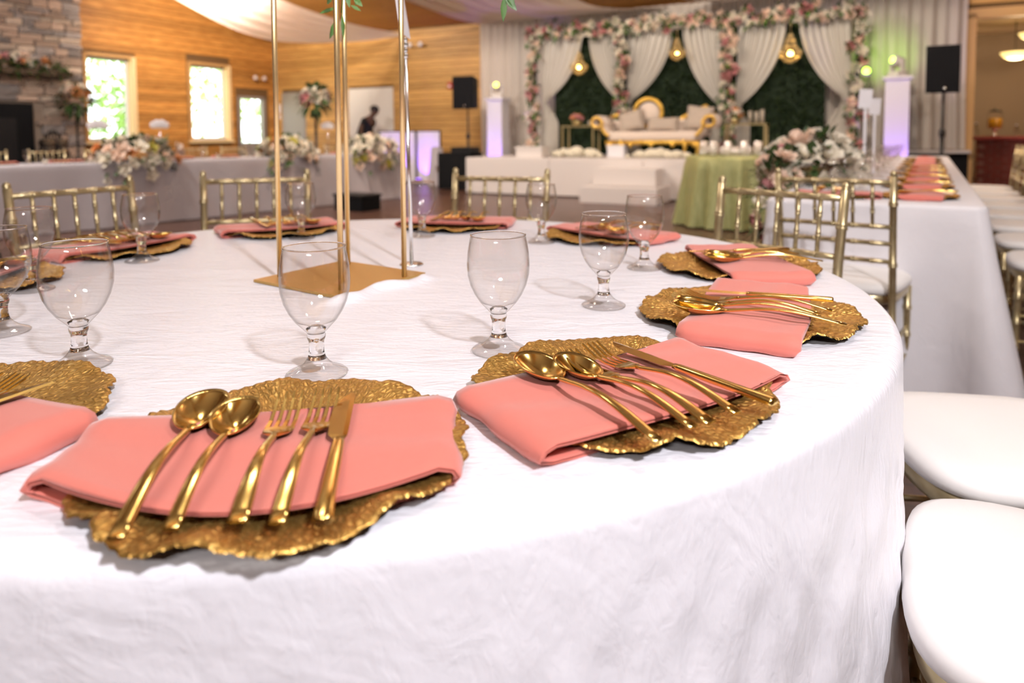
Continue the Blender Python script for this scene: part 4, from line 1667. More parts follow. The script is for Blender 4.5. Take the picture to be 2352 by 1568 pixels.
def pleated(u0, u1, z0, z1, v, amp, per, seed, nu=None):
    rnd = random.Random(seed)
    ph = rnd.uniform(0, 6)
    L = u1 - u0
    nu = nu or max(24, int(L / per * 10))

    def fn(a, b):
        x = a * L
        w = amp * (math.sin(2 * PI * x / per + ph + 0.8 * math.sin(3 * x + ph)) + 0.4 * math.sin(2 * PI * x / per * 0.47 + 1)) * (0.6 + 0.4 * (1 - b))
        return (u0 + x + 0.02 * math.sin(5 * b + ph) * (1 - b), -v + w, z0 + (z1 - z0) * b)
    return MB().grid(fn, nu, 6)


names8 = ['first', 'second', 'third', 'fourth', 'fifth', 'sixth', 'seventh', 'eighth']
edges = [6.40, 7.55, 8.70, 9.85, 11.0, 12.15, 13.30, 14.42, 15.50]
for k in range(8):
    z0 = 0.02 if k < 7 else 0.76
    o = room_obj(pleated(edges[k] - 0.01, edges[k + 1] + 0.01, z0, 3.54, 0.17 + 0.012 * (k % 2), 0.042, 0.17, 100 + k), 'wall_drape', 'sheer_white', smooth=True)
    tag(o, 'floor length white pleated drape covering the back wall, %s from the left' % names8[k], 'curtain', 'white drapes on the back wall')
lg = rthing('wall_ledge', 'white ledge under the right end of the wall drapes', 'shelf', 15.05, 0.14, 0.70)
MB().box((0, 0, 0.02), (1.1, 0.26, 0.05)).obj('shelf_board', 'white_paint', lg, smooth=False)
MB().box((0, 0.06, -0.35), (1.06, 0.12, 0.68)).obj('cupboard', 'black_matte', lg, smooth=False)

# hedge wall
hw = rthing('hedge_wall', 'dark green boxwood hedge panel behind the sofa', 'hedge', 0, 0)
hw.location = ORI
for k in range(4):
    a = 8.40 + 1.26 * k
    MB().box((a + 0.63, -0.58, (SZ + 3.0) / 2), (1.25, 0.06, 3.0 - SZ)).obj('panel', 'hedge_base', hw, smooth=False)
rnd = random.Random(3)
m = MB()
for _ in range(7000):
    p = Vector((rnd.uniform(8.42, 13.42), -0.61 - rnd.uniform(0, 0.05), rnd.uniform(SZ + 0.03, 2.98)))
    leaf(m, p, (rnd.uniform(-1, 1), rnd.uniform(-1.2, -0.2), rnd.uniform(-1, 1)), 0.06, 0.045, 0.1)
o = m.obj('leaf_cover', 'hedge_leaf', hw, smooth=False)
o['kind'] = 'stuff'

# floral arch
COLS = [8.04, 9.90, 11.87, 13.92]
ar = rthing('floral_arch', 'rectangular arch frame of pink and ivory roses with four flowered posts', 'floral arch', 0, 0)
ar.location = ORI
for a in COLS:
    MB().box((a, -0.80, (SZ + 3.08) / 2), (0.06, 0.06, 3.08 - SZ)).obj('post', 'black_metal', ar, smooth=False)
MB().box(((COLS[0] + COLS[3]) / 2, -0.80, 3.08), (COLS[3] - COLS[0] + 0.1, 0.06, 0.06)).obj('beam', 'black_metal', ar, smooth=False)
rnd = random.Random(11)
cols = ['ivory'] * 5 + ['blush'] * 6 + ['pink'] * 4
spots = []
for a in COLS:
    n = 44
    for i in range(n):
        z = SZ + 0.03 + (3.05 - SZ) * (i + rnd.random() * 0.7) / n
        spots.append(Vector((a + rnd.uniform(-0.11, 0.11), -0.86 - rnd.uniform(0, 0.06), z)))
n = 122
for i in range(n):
    spots.append(Vector((COLS[0] - 0.12 + (COLS[3] - COLS[0] + 0.24) * (i + rnd.random() * 0.6) / n, -0.86 - rnd.uniform(0, 0.06), 3.08 + rnd.uniform(-0.12, 0.13))))
for p in spots:
    add_bloom(ar, p, (rnd.uniform(-0.6, 0.6), -1, rnd.uniform(-0.5, 0.6)), rnd.uniform(0.11, 0.175), rnd.choice(cols), rnd)
lf = []
for p in spots:
    for _ in range(4):
        lf.append((p + Vector((rnd.uniform(-0.08, 0.08), rnd.uniform(0, 0.05), rnd.uniform(-0.08, 0.08))), (rnd.uniform(-1, 1), -0.7, rnd.uniform(-1, 1))))
foliage(ar, lf[::2], 0.14, 0.065, rnd)
foliage(ar, [(p + Vector((0, -0.05, 0)), d_) for p, d_ in lf[1::4]], 0.12, 0.06, rnd, 'leaf_green', 'bright_foliage')

# tied swag curtains on the arch
SW = [('p', 8.13, 9.05, 8.18, 1.72, 0.30), ('p', 9.77, 9.17, 9.80, 1.74, -0.05), ('p', 9.98, 10.85, 9.96, 1.66, 0.06), ('p', 11.76, 11.03, 11.78, 1.53, -0.06), ('p', 12.01, 12.82, 11.98, 1.53, 0.06), ('p', 13.82, 13.01, 13.82, 1.62, -0.32)]
swl = ['leftmost, open to the right', 'second, gathered to the second flowered post', 'third, right of the second flowered post', 'fourth, gathered to the third flowered post', 'fifth, right of the third flowered post', 'rightmost, gathered to the right flowered post']


def swag(outer, inner, tie, zt, tail, k):
    """Curtain hung from the beam between outer (by the post) and inner, tied back at (tie, zt), then falling."""
    ph = k * 1.7

    def fn(a, b):
        # a across (0 at the post side), b down
        pl = 0.034 * math.sin(a * 2 * PI * 8 + ph) + 0.018 * math.sin(a * 2 * PI * 15)
        if b <= 0.6:
            f = b / 0.6
            z = 3.02 + (zt - 3.02) * f
            top = outer + (inner - outer) * a
            bot = tie + (inner - outer) * 0.10 * a
            # the free edge hangs in a curve
            g = f ** 1.25 if a < 0.5 else (f ** (1.25 + 0.55 * (a - 0.5) * 2))
            x = top + (bot - top) * g
            z += -0.10 * math.sin(PI * f) * a
            wv = pl * (1 - 0.45 * f)
            return (x, -0.74 + wv, z)
        f = (b - 0.6) / 0.4
        z = zt + (SZ + 0.02 - zt) * f
        w_ = (inner - outer) * (0.10 + 0.20 * smooth01(f * 2.2)) * (1 + abs(tail))
        x = tie + w_ * a
        return (x, -0.74 + pl * (0.55 + 0.45 * f), z)
    return MB().grid(fn, 90, 31)


for k, (_, a, b, tx, tz, tl) in enumerate(SW):
    c = rthing('swag_curtain', 'sheer white tied back curtain on the floral arch, ' + swl[k], 'curtain', 0, 0, group='tied curtains on the floral arch')
    c.location = ORI
    swag(a, b, tx, tz, tl, k).obj('curtain', 'swag_voile', c)
    MB().tube([(tx + (b - a) * 0.05 + 0.07 * math.cos(2 * PI * i / 12), -0.74 + 0.05 * math.sin(2 * PI * i / 12), tz) for i in range(13)], 0.015, 6).obj('tie_back', 'swag_voile', c)

# chandeliers under the beam
for k, (u, z, s_, lb) in enumerate([(9.05, 2.36, 1.0, 'glowing crystal basket chandelier under the arch, left'), (10.97, 2.52, 0.9, 'glowing crystal basket chandelier under the arch, middle'), (12.90, 2.40, 1.1, 'glowing crystal basket chandelier under the arch, right')]):
    c = rthing('basket_chandelier', lb, 'chandelier', u, 0.92, z, group='chandeliers under the arch')
    MB().tube([(0, 0, 0.28 * s_), (0, 0, 3.02 - z)], 0.006, 6).obj('chain', 'table_gold', c)
    prof = [(0.03, 0.28), (0.06, 0.20), (0.085, 0.10), (0.155, 0.03), (0.165, 0.0), (0.14, -0.06), (0.09, -0.11), (0.03, -0.14)]
    for i in (0, 4):
        r_, z_ = prof[i]
        MB().tube([(r_ * s_ * math.cos(2 * PI * j / 16), r_ * s_ * math.sin(2 * PI * j / 16), z_ * s_) for j in range(17)], 0.008, 6).obj('ring', 'table_gold', c)
    m = MB()
    for i in range(len(prof)):
        r_, z_ = prof[i]
        nn = max(6, int(26 * r_ / 0.16))
        for j in range(nn):
            a = 2 * PI * (j + 0.5 * (i % 2)) / nn
            m.blob((r_ * s_ * math.cos(a), r_ * s_ * math.sin(a), z_ * s_), 0.012 * s_, 5, 4, sz=1.4)
        if i:
            r2, z2 = prof[i - 1]
            for j in range(18):
                a = 2 * PI * j / 18
                m.tube([(r_ * s_ * math.cos(a), r_ * s_ * math.sin(a), z_ * s_), (r2 * s_ * math.cos(a), r2 * s_ * math.sin(a), z2 * s_)], 0.003, 3, cap=False)
    o = m.obj('crystal_strings', 'crystal_warm', c, smooth=False)
    o['kind'] = 'stuff'
    MB().blob((0, 0, 0.0), 0.040 * s_ * (1.0 if k != 1 else 0.8), 10, 8).obj('bulb', 'lamp_warm', c)

# ------------------------------------------------------------------ sofa (front towards -y)
sf = rthing('settee_sofa', 'ornate gold and cream settee with scrolled arms on the stage', 'sofa', 10.86, 1.95, SZ)
MB().box((0, 0.0, 0.36), (1.52, 0.58, 0.16)).obj('seat', 'sofa_fabric', sf, smooth=True, bevel=0.05)
m = MB()
m.box((0, -0.26, 0.25), (1.62, 0.05, 0.07))
for k in range(9):
    m.blob((-0.72 + 0.18 * k, -0.285, 0.235 - 0.02 * math.cos(PI * (k - 4))), 0.045, 8, 6, sy=0.5)
m.obj('apron', 'sofa_gold', sf)


def scroll(s):
    """Rolled arm: side profile extruded along y."""
    pts = []
    for k in range(15):
        f = k / 14
        pts.append((s * (0.74 + 0.10 * f + 0.06 * math.sin(f * 3)), 0.36 + 0.24 * f))
    for k in range(12):
        a = PI - k / 11 * 1.75 * PI
        pts.append((s * (0.96 + 0.085 * math.cos(a)), 0.60 + 0.085 * math.sin(a)))
    return pts


for s in (-1, 1):
    prof = scroll(s)
    m = MB()
    th = 0.05
    rows = []
    for i, (x, z) in enumerate(prof):
        xa, za = prof[max(0, i - 1)]
        xb, zb = prof[min(len(prof) - 1, i + 1)]
        t_ = Vector((xb - xa, zb - za)).normalized()
        n_ = Vector((-t_.y, t_.x))
        rows.append(((x + n_.x * th * 0.7, z + n_.y * th * 0.7), (x - n_.x * th * 0.7, z - n_.y * th * 0.7)))
    vs = []
    for y in (-0.29, 0.30):
        for a, b in rows:
            vs += [(a[0], y, a[1]), (b[0], y, b[1])]
    n = len(rows)
    fs = []
    for i in range(n - 1):
        a, b = 2 * i, 2 * i + 2
        fs += [(a, b, b + 1, a + 1), (2 * n + a, 2 * n + a + 1, 2 * n + b + 1, 2 * n + b), (a, 2 * n + a, 2 * n + b, b), (a + 1, b + 1, 2 * n + b + 1, 2 * n + a + 1)]
    fs += [(0, 1, 2 * n + 1, 2 * n), (2 * n - 2, 4 * n - 2, 4 * n - 1, 2 * n - 1)]
    m.add(vs, fs)
    am = m.obj('arm', 'sofa_fabric', sf)
    MB().tube([(x, -0.31, z) for x, z in prof], 0.028, 8).obj('arm_trim', 'sofa_gold', am)
# back: low wings rising to a medallion
m = MB()
for s in (-1, 1):
    m.tube([(s * 0.98, 0.30, 0.68), (s * 0.78, 0.32, 0.74 if s < 0 else 0.86), (s * 0.5, 0.33, 0.62 if s < 0 else 0.74), (s * 0.3, 0.33, 0.60), (s * 0.20, 0.33, 0.66)], [0.03, 0.04, 0.035, 0.05, 0.04], 8)
for k in range(7):
    m.blob((0.05 + 0.09 * k, 0.31, 0.60 + 0.03 * math.sin(k)), 0.05, 7, 5)
m.obj('crest_rail', 'sofa_gold', sf)
MB().box((0, 0.30, 0.50), (1.75, 0.08, 0.30)).obj('backrest', 'sofa_fabric', sf, smooth=True, bevel=0.03)
m = MB().blob((-0.20, 0.28, 0.76), 0.20, 20, 12, sy=0.25, sz=1.0)
m.obj('medallion', 'sofa_fabric', sf)
m = MB().tube([(-0.20 + 0.245 * math.cos(2 * PI * k / 32), 0.24, 0.77 + 0.245 * math.sin(2 * PI * k / 32)) for k in range(33)], 0.036, 10)
m.obj('medallion_ring', 'sofa_gold', sf)
for x, y in ((-0.74, -0.25), (-0.50, -0.25), (0.55, -0.25), (0.76, -0.25), (-0.78, 0.25), (0.78, 0.25)):
    MB().tube([(x, y, 0.27), (x * 1.03, y - 0.03, 0.18), (x * 0.99, y, 0.07), (x * 1.03, y - 0.015, 0.0)], [0.04, 0.034, 0.022, 0.028], 8).obj('leg', 'sofa_gold', sf)


def pillow(u, v, z, w, h, rot, tilt, label, material):
    o = rthing('throw_pillow', label, 'pillow', u, v, z, group='pillows on the settee')

    def fn(a, b):
        x, y = (a - 0.5) * 2, (b - 0.5) * 2
        return x, y
    m = MB()
    for s in (-1, 1):
        m.grid(lambda a, b: (lambda x, y: (x * w / 2 * (1 - 0.10 * (1 - abs(y)) * abs(x) ** 3), s * 0.085 * ((1 - x ** 4) * (1 - y ** 4)) ** 0.6 - 0.0 * y, h / 2 + y * h / 2 * (1 - 0.10 * (1 - abs(x)) * abs(y) ** 3)))((a - 0.5) * 2, (b - 0.5) * 2), 13, 13)
    p = m.obj('cover', material, o)
    p.rotation_euler = (R(-tilt), R(rot), 0)
    return o


pillow(10.44, 1.90, SZ + 0.44, 0.46, 0.40, -14, 20, 'taupe throw pillow leaning against the settee medallion', 'pillow_fabric')
pillow(11.55, 1.88, SZ + 0.44, 0.46, 0.44, 6, 14, 'taupe throw pillow at the right arm of the settee', 'pillow_fabric')
pillow(10.95, 1.86, SZ + 0.43, 0.58, 0.26, 0, 16, 'long low taupe pillow in the middle of the settee', 'pillow_fabric')


def frame_table(u, v, w, label):
    o = rthing('side_table', label, 'table', u, v, SZ, group='gold side tables on the stage')
    MB().box((0, 0, 0.545), (w, 0.36, 0.025)).obj('tabletop', 'table_gold', o, smooth=False)
    for x in (-1, 1):
        for y in (-1, 1):
            MB().box((x * (w / 2 - 0.02), y * 0.16, 0.27), (0.03, 0.03, 0.53)).obj('leg', 'table_gold', o, smooth=False)
    MB().box((0, -0.16, 0.02), (w, 0.025, 0.025)).box((0, 0.16, 0.02), (w, 0.025, 0.025)).obj('foot_rail', 'table_gold', o, smooth=False)
    return o


frame_table(9.36, 1.62, 0.64, 'gold open frame side table left of the settee')
frame_table(12.30, 1.60, 0.66, 'gold open frame side table right of the settee')


def jar(u, v, z, r_, h, label, group, wax=0.6, glass='goblet_glass'):
    o = rthing('candle_jar', label, 'candle', u, v, z, group=group)
    MB().lathe([(r_ * 0.9, 0), (r_, 0.006), (r_, h), (r_ * 0.92, h), (r_ * 0.9, 0.010), (1e-6, 0.010)], 18).obj('glass', glass, o)
    cn = MB().lathe([(r_ * 0.78, 0.011), (r_ * 0.78, h * wax), (1e-6, h * wax + 0.004)], 14).obj('candle', 'candle_wax', o)
    MB().tube([(0, 0, h * wax), (0, 0, h * wax + 0.02)], 0.002, 4).obj('wick', 'black_matte', cn)
    return o


for k, (u, h) in enumerate(((9.50, 0.14), (9.60, 0.12))):
    jar(u, 1.52, SZ + 0.558, 0.045, h, 'small glass candle jar on the left gold side table, %s' % ('left one' if k == 0 else 'right one'), 'candle jars on the left side table')
for k, (u, h) in enumerate(((12.35, 0.24), (12.45, 0.22), (12.54, 0.26))):
    jar(u, 1.55, SZ + 0.558, 0.042, h, 'tall ivory candle on the right gold side table, %s' % ('left', 'middle', 'right')[k], 'candles on the right side table', wax=0.86)
fl = rthing('table_posy', 'pink posy in a low bowl on the left gold side table', 'flowers', 9.28, 1.62, SZ + 0.56)
MB().lathe([(0.05, 0), (0.09, 0.03), (0.10, 0.09), (1e-6, 0.09)], 14).obj('bowl', 'table_gold', fl)
bouquet_root = fl
rr = random.Random(4)
for k in range(12):
    d_ = rdir(rr); d_.z = abs(d_.z)
    add_bloom(fl, Vector((d_.x * 0.12, d_.y * 0.10, 0.11 + d_.z * 0.10)), d_, 0.10, rr.choice(['pink', 'blush', 'peach']), rr)
foliage(fl, [(Vector((d_.x * 0.10, d_.y * 0.10, 0.10 + abs(d_.z) * 0.1)), d_) for d_ in [rdir(rr) for _ in range(40)]], 0.09, 0.04, rr)
fl = rthing('table_posy', 'orange and pink posy in a glass vase on the right gold side table', 'flowers', 12.12, 1.62, SZ + 0.56)
MB().lathe([(0.05, 0), (0.07, 0.03), (0.08, 0.10), (1e-6, 0.10)], 14).obj('vase', 'table_gold', fl)
for k in range(12):
    d_ = rdir(rr); d_.z = abs(d_.z)
    add_bloom(fl, Vector((d_.x * 0.13, d_.y * 0.10, 0.13 + d_.z * 0.11)), d_, 0.10, rr.choice(['peach', 'pink', 'ivory']), rr)
foliage(fl, [(Vector((d_.x * 0.12, d_.y * 0.10, 0.10 + abs(d_.z) * 0.1)), d_) for d_ in [rdir(rr) for _ in range(40)]], 0.10, 0.04, rr)

bx = rthing('gift_box', 'flat white lidded box at the front left of the stage', 'box', 8.86, 2.66, SZ)
MB().box((0, 0, 0.07), (0.50, 0.32, 0.14)).obj('box', 'white_paint', bx, smooth=False, bevel=0.008)
MB().box((0, 0, 0.165), (0.52, 0.34, 0.05)).obj('lid', 'white_paint', bx, smooth=False, bevel=0.008)
bx = rthing('gift_box', 'small white box between the front legs of the settee', 'box', 10.25, 2.15, SZ)
MB().box((0, 0, 0.09), (0.30, 0.25, 0.18)).obj('box', 'pedestal_white', bx, smooth=False, bevel=0.008)
MB().box((0, 0, 0.195), (0.32, 0.27, 0.03)).obj('lid', 'pedestal_white', bx, smooth=False, bevel=0.006)


def fluff(u, v, w, h, label, seed):
    rn = random.Random(seed)
    o = rthing('feather_garland', label, 'decoration', u, v, SZ, group='cream fluffy mounds on the stage')
    m = MB()
    for k in range(26):
        x = rn.uniform(-1, 1)
        hh = h * (1 - 0.6 * x * x) * rn.uniform(0.6, 1.0)
        m.blob((x * w / 2, rn.uniform(-0.1, 0.1), hh * 0.5), hh * 0.5, 9, 6, sx=rn.uniform(1.0, 1.8), sy=1.2)
    m.obj('tufts', 'fluff_cream', o)
    return o


fluff(9.58, 2.42, 0.95, 0.20, 'low cream fluffy mound under the left gold side table', 1)
fluff(11.05, 2.42, 1.1, 0.17, 'low pale fluffy mound under the settee', 2)

# ------------------------------------------------------------------ green sequin table
gt = rthing('sequin_tablecloth', 'sage green sequinned floor length cloth on the round table before the stage', 'tablecloth', 12.72, 5.45, 0)
GH = 0.80


def gfn(a, b):
    th = 2 * PI * a
    if b < 0.3:
        r_ = 0.52 * b / 0.3
        return (r_ * math.cos(th), r_ * math.sin(th), GH)
    d_ = (b - 0.3) / 0.7
    r_ = 0.52 + 0.02 * smooth01(d_ * 6) + 0.10 * d_ + 0.045 * d_ * (math.sin(th * 14 + 1) + 0.5 * math.sin(th * 23))
    return (r_ * math.cos(th), r_ * math.sin(th), GH - 0.012 * smooth01(d_ * 5) - (GH - 0.02) * d_ * 0.985)


MB().grid(gfn, 160, 30, closed_u=True).obj('cloth', 'green_sequin', gt)
t = rthing('cake_table', 'round table hidden under the sage green sequin cloth', 'table', 12.72, 5.45, 0)
MB().lathe([(0.50, GH - 0.035), (0.51, GH - 0.02), (0.50, GH - 0.006)], 40).obj('tabletop', 'trim_wood', t)
MB().lathe([(0.25, 0), (0.25, 0.02), (0.04, 0.04), (0.04, GH - 0.035)], 16).obj('pedestal', 'black_metal', t)
rr = random.Random(8)
k = 0
for i in range(11):
    a = -PI * 0.5 + (i - 5) * 0.22
    x, y = 0.38 * math.cos(a) * (1 if i % 2 else 0.8), 0.38 * math.sin(a) * (1 if i % 2 else 0.72)
    c = R(0)
    w_ = RM(12.72, 5.45)
    o = jar(12.72 + x, 5.45 - y, GH, 0.045, 0.10 + 0.06 * (i % 2), 'silvered glass votive on the green sequin table, %s from the left' % (ordn + ['tenth', 'eleventh'])[i], 'votives on the green table', wax=0.45, glass='mercury_glass')

# ------------------------------------------------------------------ pedestals, lights, speakers, DJ booth


def pedestal(u, v, h, label, seed):
    o = rthing('light_pedestal', label, 'pedestal', u, v, 0, group='white uplit pedestals')
    cm = MB().box((0, 0, h / 2), (0.34, 0.34, h)).obj('column', 'pedestal_white', o, smooth=False, bevel=0.008)
    MB().box((0, 0, h + 0.02), (0.42, 0.42, 0.05)).obj('cap', 'pedestal_white', cm, smooth=False, bevel=0.006)
    return o


def moving_head(u, v, z, label, rot, led):
    o = rthing('moving_head_light', label, 'stage light', u, v, z, rot, group='white moving head lights')
    MB().box((0, 0, 0.04), (0.22, 0.18, 0.08)).obj('base', 'white_paint', o, smooth=False, bevel=0.01)
    for s in (-1, 1):
        MB().box((s * 0.11, 0, 0.17), (0.035, 0.07, 0.20)).obj('yoke_arm', 'white_paint', o, smooth=False, bevel=0.008)
    hd_ = MB().lathe([(0.06, -0.09), (0.085, -0.06), (0.085, 0.07), (0.07, 0.10), (1e-6, 0.10)], 18).obj('head', 'white_paint', o)
    hd_.location = (0, 0, 0.24)
    hd_.rotation_euler = (R(75), 0, 0)
    ln = MB().lathe([(1e-6, 0.0), (0.05, 0.0), (0.035, 0.012), (1e-6, 0.016)], 14).obj('lens', led, o)
    ln.location = (0, -0.10, 0.265)
    ln.rotation_euler = (R(75), 0, 0)
    return o


pedestal(7.29, 1.0, 1.76, 'white pedestal with purple uplight left of the stage', 1)
moving_head(7.27, 1.0, 1.81, 'white moving head light on the left pedestal, yellow beam', 0.3, 'led_yellow')
pedestal(14.50, 1.0, 1.88, 'white pedestal with purple uplight right of the floral arch', 2)
moving_head(14.50, 1.0, 1.93, 'white moving head light on the right pedestal, green beam', -0.9, 'led_green')


def uplight(u, v, label, power, led, rot=0.0, loc2=None, col=(0.26, 0.06, 1.0)):
    o = rthing('floor_uplight', label, 'stage light', u, v, 0, rot, group='purple floor uplights')
    MB().lathe([(0.07, 0), (0.085, 0.01), (0.085, 0.11), (0.07, 0.12)], 16).obj('can', 'black_metal', o)
    MB().lathe([(0.068, 0.121), (0.03, 0.126), (1e-6, 0.127)], 14).obj('lens', led, o)
    d = bpy.data.lights.new('uplight_beam', 'SPOT')
    d.energy = power
    d.color = col
    d.spot_size = R(75)
    d.spot_blend = 0.6
    d.shadow_soft_size = 0.05
    l = bpy.data.objects.new('uplight_beam', d)
    COL.objects.link(l)
    l.location = RM(u, v, 0.14)
    tgt = RM(*loc2)
    l.rotation_euler = (tgt - l.location).to_track_quat('-Z', 'Y').to_euler()
    return o


uplight(7.32, 1.42, 'small black floor uplight at the foot of the left pedestal', 70, 'led_purple', loc2=(7.29, 1.1, 1.2))
uplight(14.52, 1.40, 'small black floor uplight at the foot of the right pedestal', 70, 'led_purple', loc2=(14.5, 1.1, 1.2))
uplight(5.56, 1.40, 'small black floor uplight before the white booth panel', 50, 'led_purple', loc2=(5.56, 1.05, 0.45))
uplight(4.9, 1.45, 'small black floor uplight at the left booth panel', 40, 'led_purple', loc2=(4.75, 1.05, 0.6))
# green wash beam on the drapes from the right moving head
d = bpy.data.lights.new('green_beam', 'SPOT')
d.energy = 14
d.color = (0.45, 1.0, 0.05)
d.spot_size = R(95)
d.spot_blend = 0.8
d.shadow_soft_size = 0.06
l = bpy.data.objects.new('green_beam', d)
COL.objects.link(l)
l.location = RM(14.42, 0.86, 2.2)
l.rotation_euler = (RM(14.35, 0.1, 2.35) - l.location).to_track_quat('-Z', 'Y').to_euler()
gl = rthing('green_par_light', 'bright green stage light clamped at the right flowered post', 'stage light', 14.06, 0.98, 2.02)
MB().lathe([(0.05, -0.06), (0.06, -0.05), (0.06, 0.05), (0.055, 0.055)], 14).obj('can', 'white_paint', gl)
MB().blob((0, -0.03, 0.02), 0.055, 12, 8).obj('lens', 'led_green', gl)


def speaker(u, v, zb, w, h, dp, label, rot=0.0):
    o = rthing('loudspeaker', label, 'speaker', u, v, zb, rot)
    m = MB()
    m.add([(-w / 2, -dp / 2, 0), (w / 2, -dp / 2, 0), (w * 0.36, dp / 2, 0.02), (-w * 0.36, dp / 2, 0.02), (-w / 2, -dp / 2, h), (w / 2, -dp / 2, h), (w * 0.36, dp / 2, h - 0.04), (-w * 0.36, dp / 2, h - 0.04)],
          [(3, 2, 1, 0), (4, 5, 6, 7), (0, 1, 5, 4), (1, 2, 6, 5), (2, 3, 7, 6), (3, 0, 4, 7)])
    m.obj('cabinet', 'black_matte', o, smooth=False, bevel=0.012)
    MB().box((0, -dp / 2 - 0.006, h / 2), (w - 0.03, 0.014, h - 0.04)).obj('grille', 'grille_black', o, smooth=False)
    bg = MB().lathe([(0.018, 0), (0.018, 0.006), (1e-6, 0.006)], 12).obj('badge', 'chrome', o)
    bg.location = (0.03, -dp / 2 - 0.012, 0.06)
    bg.rotation_euler = (R(90), 0, 0)
    return o


def speaker_stand(u, v, zt, label):
    o = rthing('speaker_stand', label, 'stand', u, v, 0)
    MB().tube([(0, 0, 0.25), (0, 0, 1.0)], 0.024, 10).obj('lower_tube', 'black_metal', o)
    MB().tube([(0, 0, 0.95), (0, 0, zt)], 0.017, 10).obj('upper_tube', 'black_metal', o)
    MB().lathe([(0.035, 0.98), (0.04, 1.0), (0.04, 1.06), (0.03, 1.08)], 12).obj('collar', 'black_metal', o)
    for k in range(3):
        a = k * 2 * PI / 3 + 0.4
        MB().tube([(0.02 * math.cos(a), 0.02 * math.sin(a), 0.75), (0.36 * math.cos(a), 0.36 * math.sin(a), 0.01)], 0.013, 8).obj('leg', 'black_metal', o)
        MB().tube([(0, 0, 0.3), (0.19 * math.cos(a), 0.19 * math.sin(a), 0.38)], 0.009, 6).obj('brace', 'black_metal', o)
    return o


speaker(6.84, 1.5, 1.57, 0.46, 0.66, 0.40, 'black loudspeaker on a tripod before the wooden back wall', 0.12)
speaker_stand(6.86, 1.5, 1.60, 'black tripod stand under the left loudspeaker')
speaker(14.98, 2.5, 1.57, 0.40, 0.64, 0.36, 'black loudspeaker on a tripod before the drapes at the right', -0.05)
speaker_stand(15.0, 2.5, 1.60, 'black tripod stand under the right loudspeaker')

dj = rthing('booth_facade', 'white folding booth panels with black frames, lit purple', 'screen', 0, 0)
dj.location = ORI
for a, b, y in ((4.22, 4.87, -1.05), (4.90, 5.24, -1.02), (5.28, 5.90, -1.05)):
    MB().box(((a + b) / 2, y, 0.58), (b - a - 0.05, 0.015, 1.10)).obj('fabric_panel', 'panel_white', dj, smooth=False)
    m = MB()
    for x in (a + 0.015, b - 0.015):
        m.box((x, y + 0.012, 0.58), (0.03, 0.03, 1.16))
    for z in (0.015, 1.145):
        m.box(((a + b) / 2, y + 0.012, z), (b - a, 0.03, 0.03))
    m.obj('frame', 'black_metal', dj, smooth=False)
gr = rthing('equipment_case', 'black draped equipment case left of the stage', 'case', 7.06, 2.15, 0)
MB().box((0, 0, 0.36), (0.72, 0.5, 0.70)).obj('case', 'black_matte', gr, smooth=False, bevel=0.02)
MB().box((0.12, 0, 0.76), (0.44, 0.36, 0.12)).obj('mixer', 'black_metal', gr, smooth=False, bevel=0.015)
for x, z in ((-0.36, 0.4), (0.36, 0.4)):
    MB().box((x, -0.255, z), (0.05, 0.02, 0.1)).obj('latch', 'chrome', gr, smooth=False)
sc = rthing('cloth_stand', 'grey cloth covered stand beside the booth panels', 'stand', 6.16, 1.6, 0)
MB().grid(lambda a, b: ((0.10 + 0.10 * (1 - b) + 0.02 * math.sin(a * 2 * PI * 6)) * math.cos(2 * PI * a), (0.10 + 0.10 * (1 - b) + 0.02 * math.sin(a * 2 * PI * 6)) * math.sin(2 * PI * a), 0.01 + 0.78 * b), 48, 8, closed_u=True).obj('cloth', 'grey_linen', sc)
MB().lathe([(0.10, 0.79), (0.08, 0.81), (1e-6, 0.815)], 24).obj('top', 'grey_linen', sc)

# wall fittings
al = rthing('fire_alarm', 'small red fire alarm on the wooden wall beside the loudspeaker', 'alarm', 5.53, 0.04, 2.12)
MB().box((0, 0, 0.07), (0.12, 0.05, 0.16)).obj('housing', 'red_plastic', al, smooth=False, bevel=0.01)
MB().box((0, -0.03, 0.05), (0.06, 0.02, 0.04)).obj('horn', 'card_white', al, smooth=False)
for nm, u, v, z, rot in (('twin emergency light high on the wooden back wall', 4.65, 0.075, 3.12, 0.0), ('twin emergency light on the cedar wall above the glazed door', 0.075, 0.65, 2.50, PI / 2)):
    e = rthing('emergency_light', nm, 'light', u, v, z, rot, group='twin emergency lights')
    MB().box((0, 0, 0.03), (0.22, 0.05, 0.06)).obj('housing', 'trim_wood', e, smooth=False)
    for s in (-1, 1):
        lh = MB().lathe([(0.04, -0.03), (0.06, 0.02), (0.055, 0.03), (1e-6, 0.032)], 14).obj('lamp_head', 'card_white', e)
        lh.location = (s * 0.15, -0.07, 0.05)
        lh.rotation_euler = (R(90), 0, 0)
sw = rthing('wall_notice', 'small white notices on the wall beside the glazed door', 'sign', 0.14, 0.03, 1.62)
MB().box((0, 0, 0.16), (0.14, 0.01, 0.24)).obj('upper_sheet', 'card_white', sw, smooth=False)
MB().box((0.02, 0, -0.06), (0.10, 0.01, 0.10)).obj('lower_sheet', 'card_white', sw, smooth=False)

# ================================================================== ceiling drapes


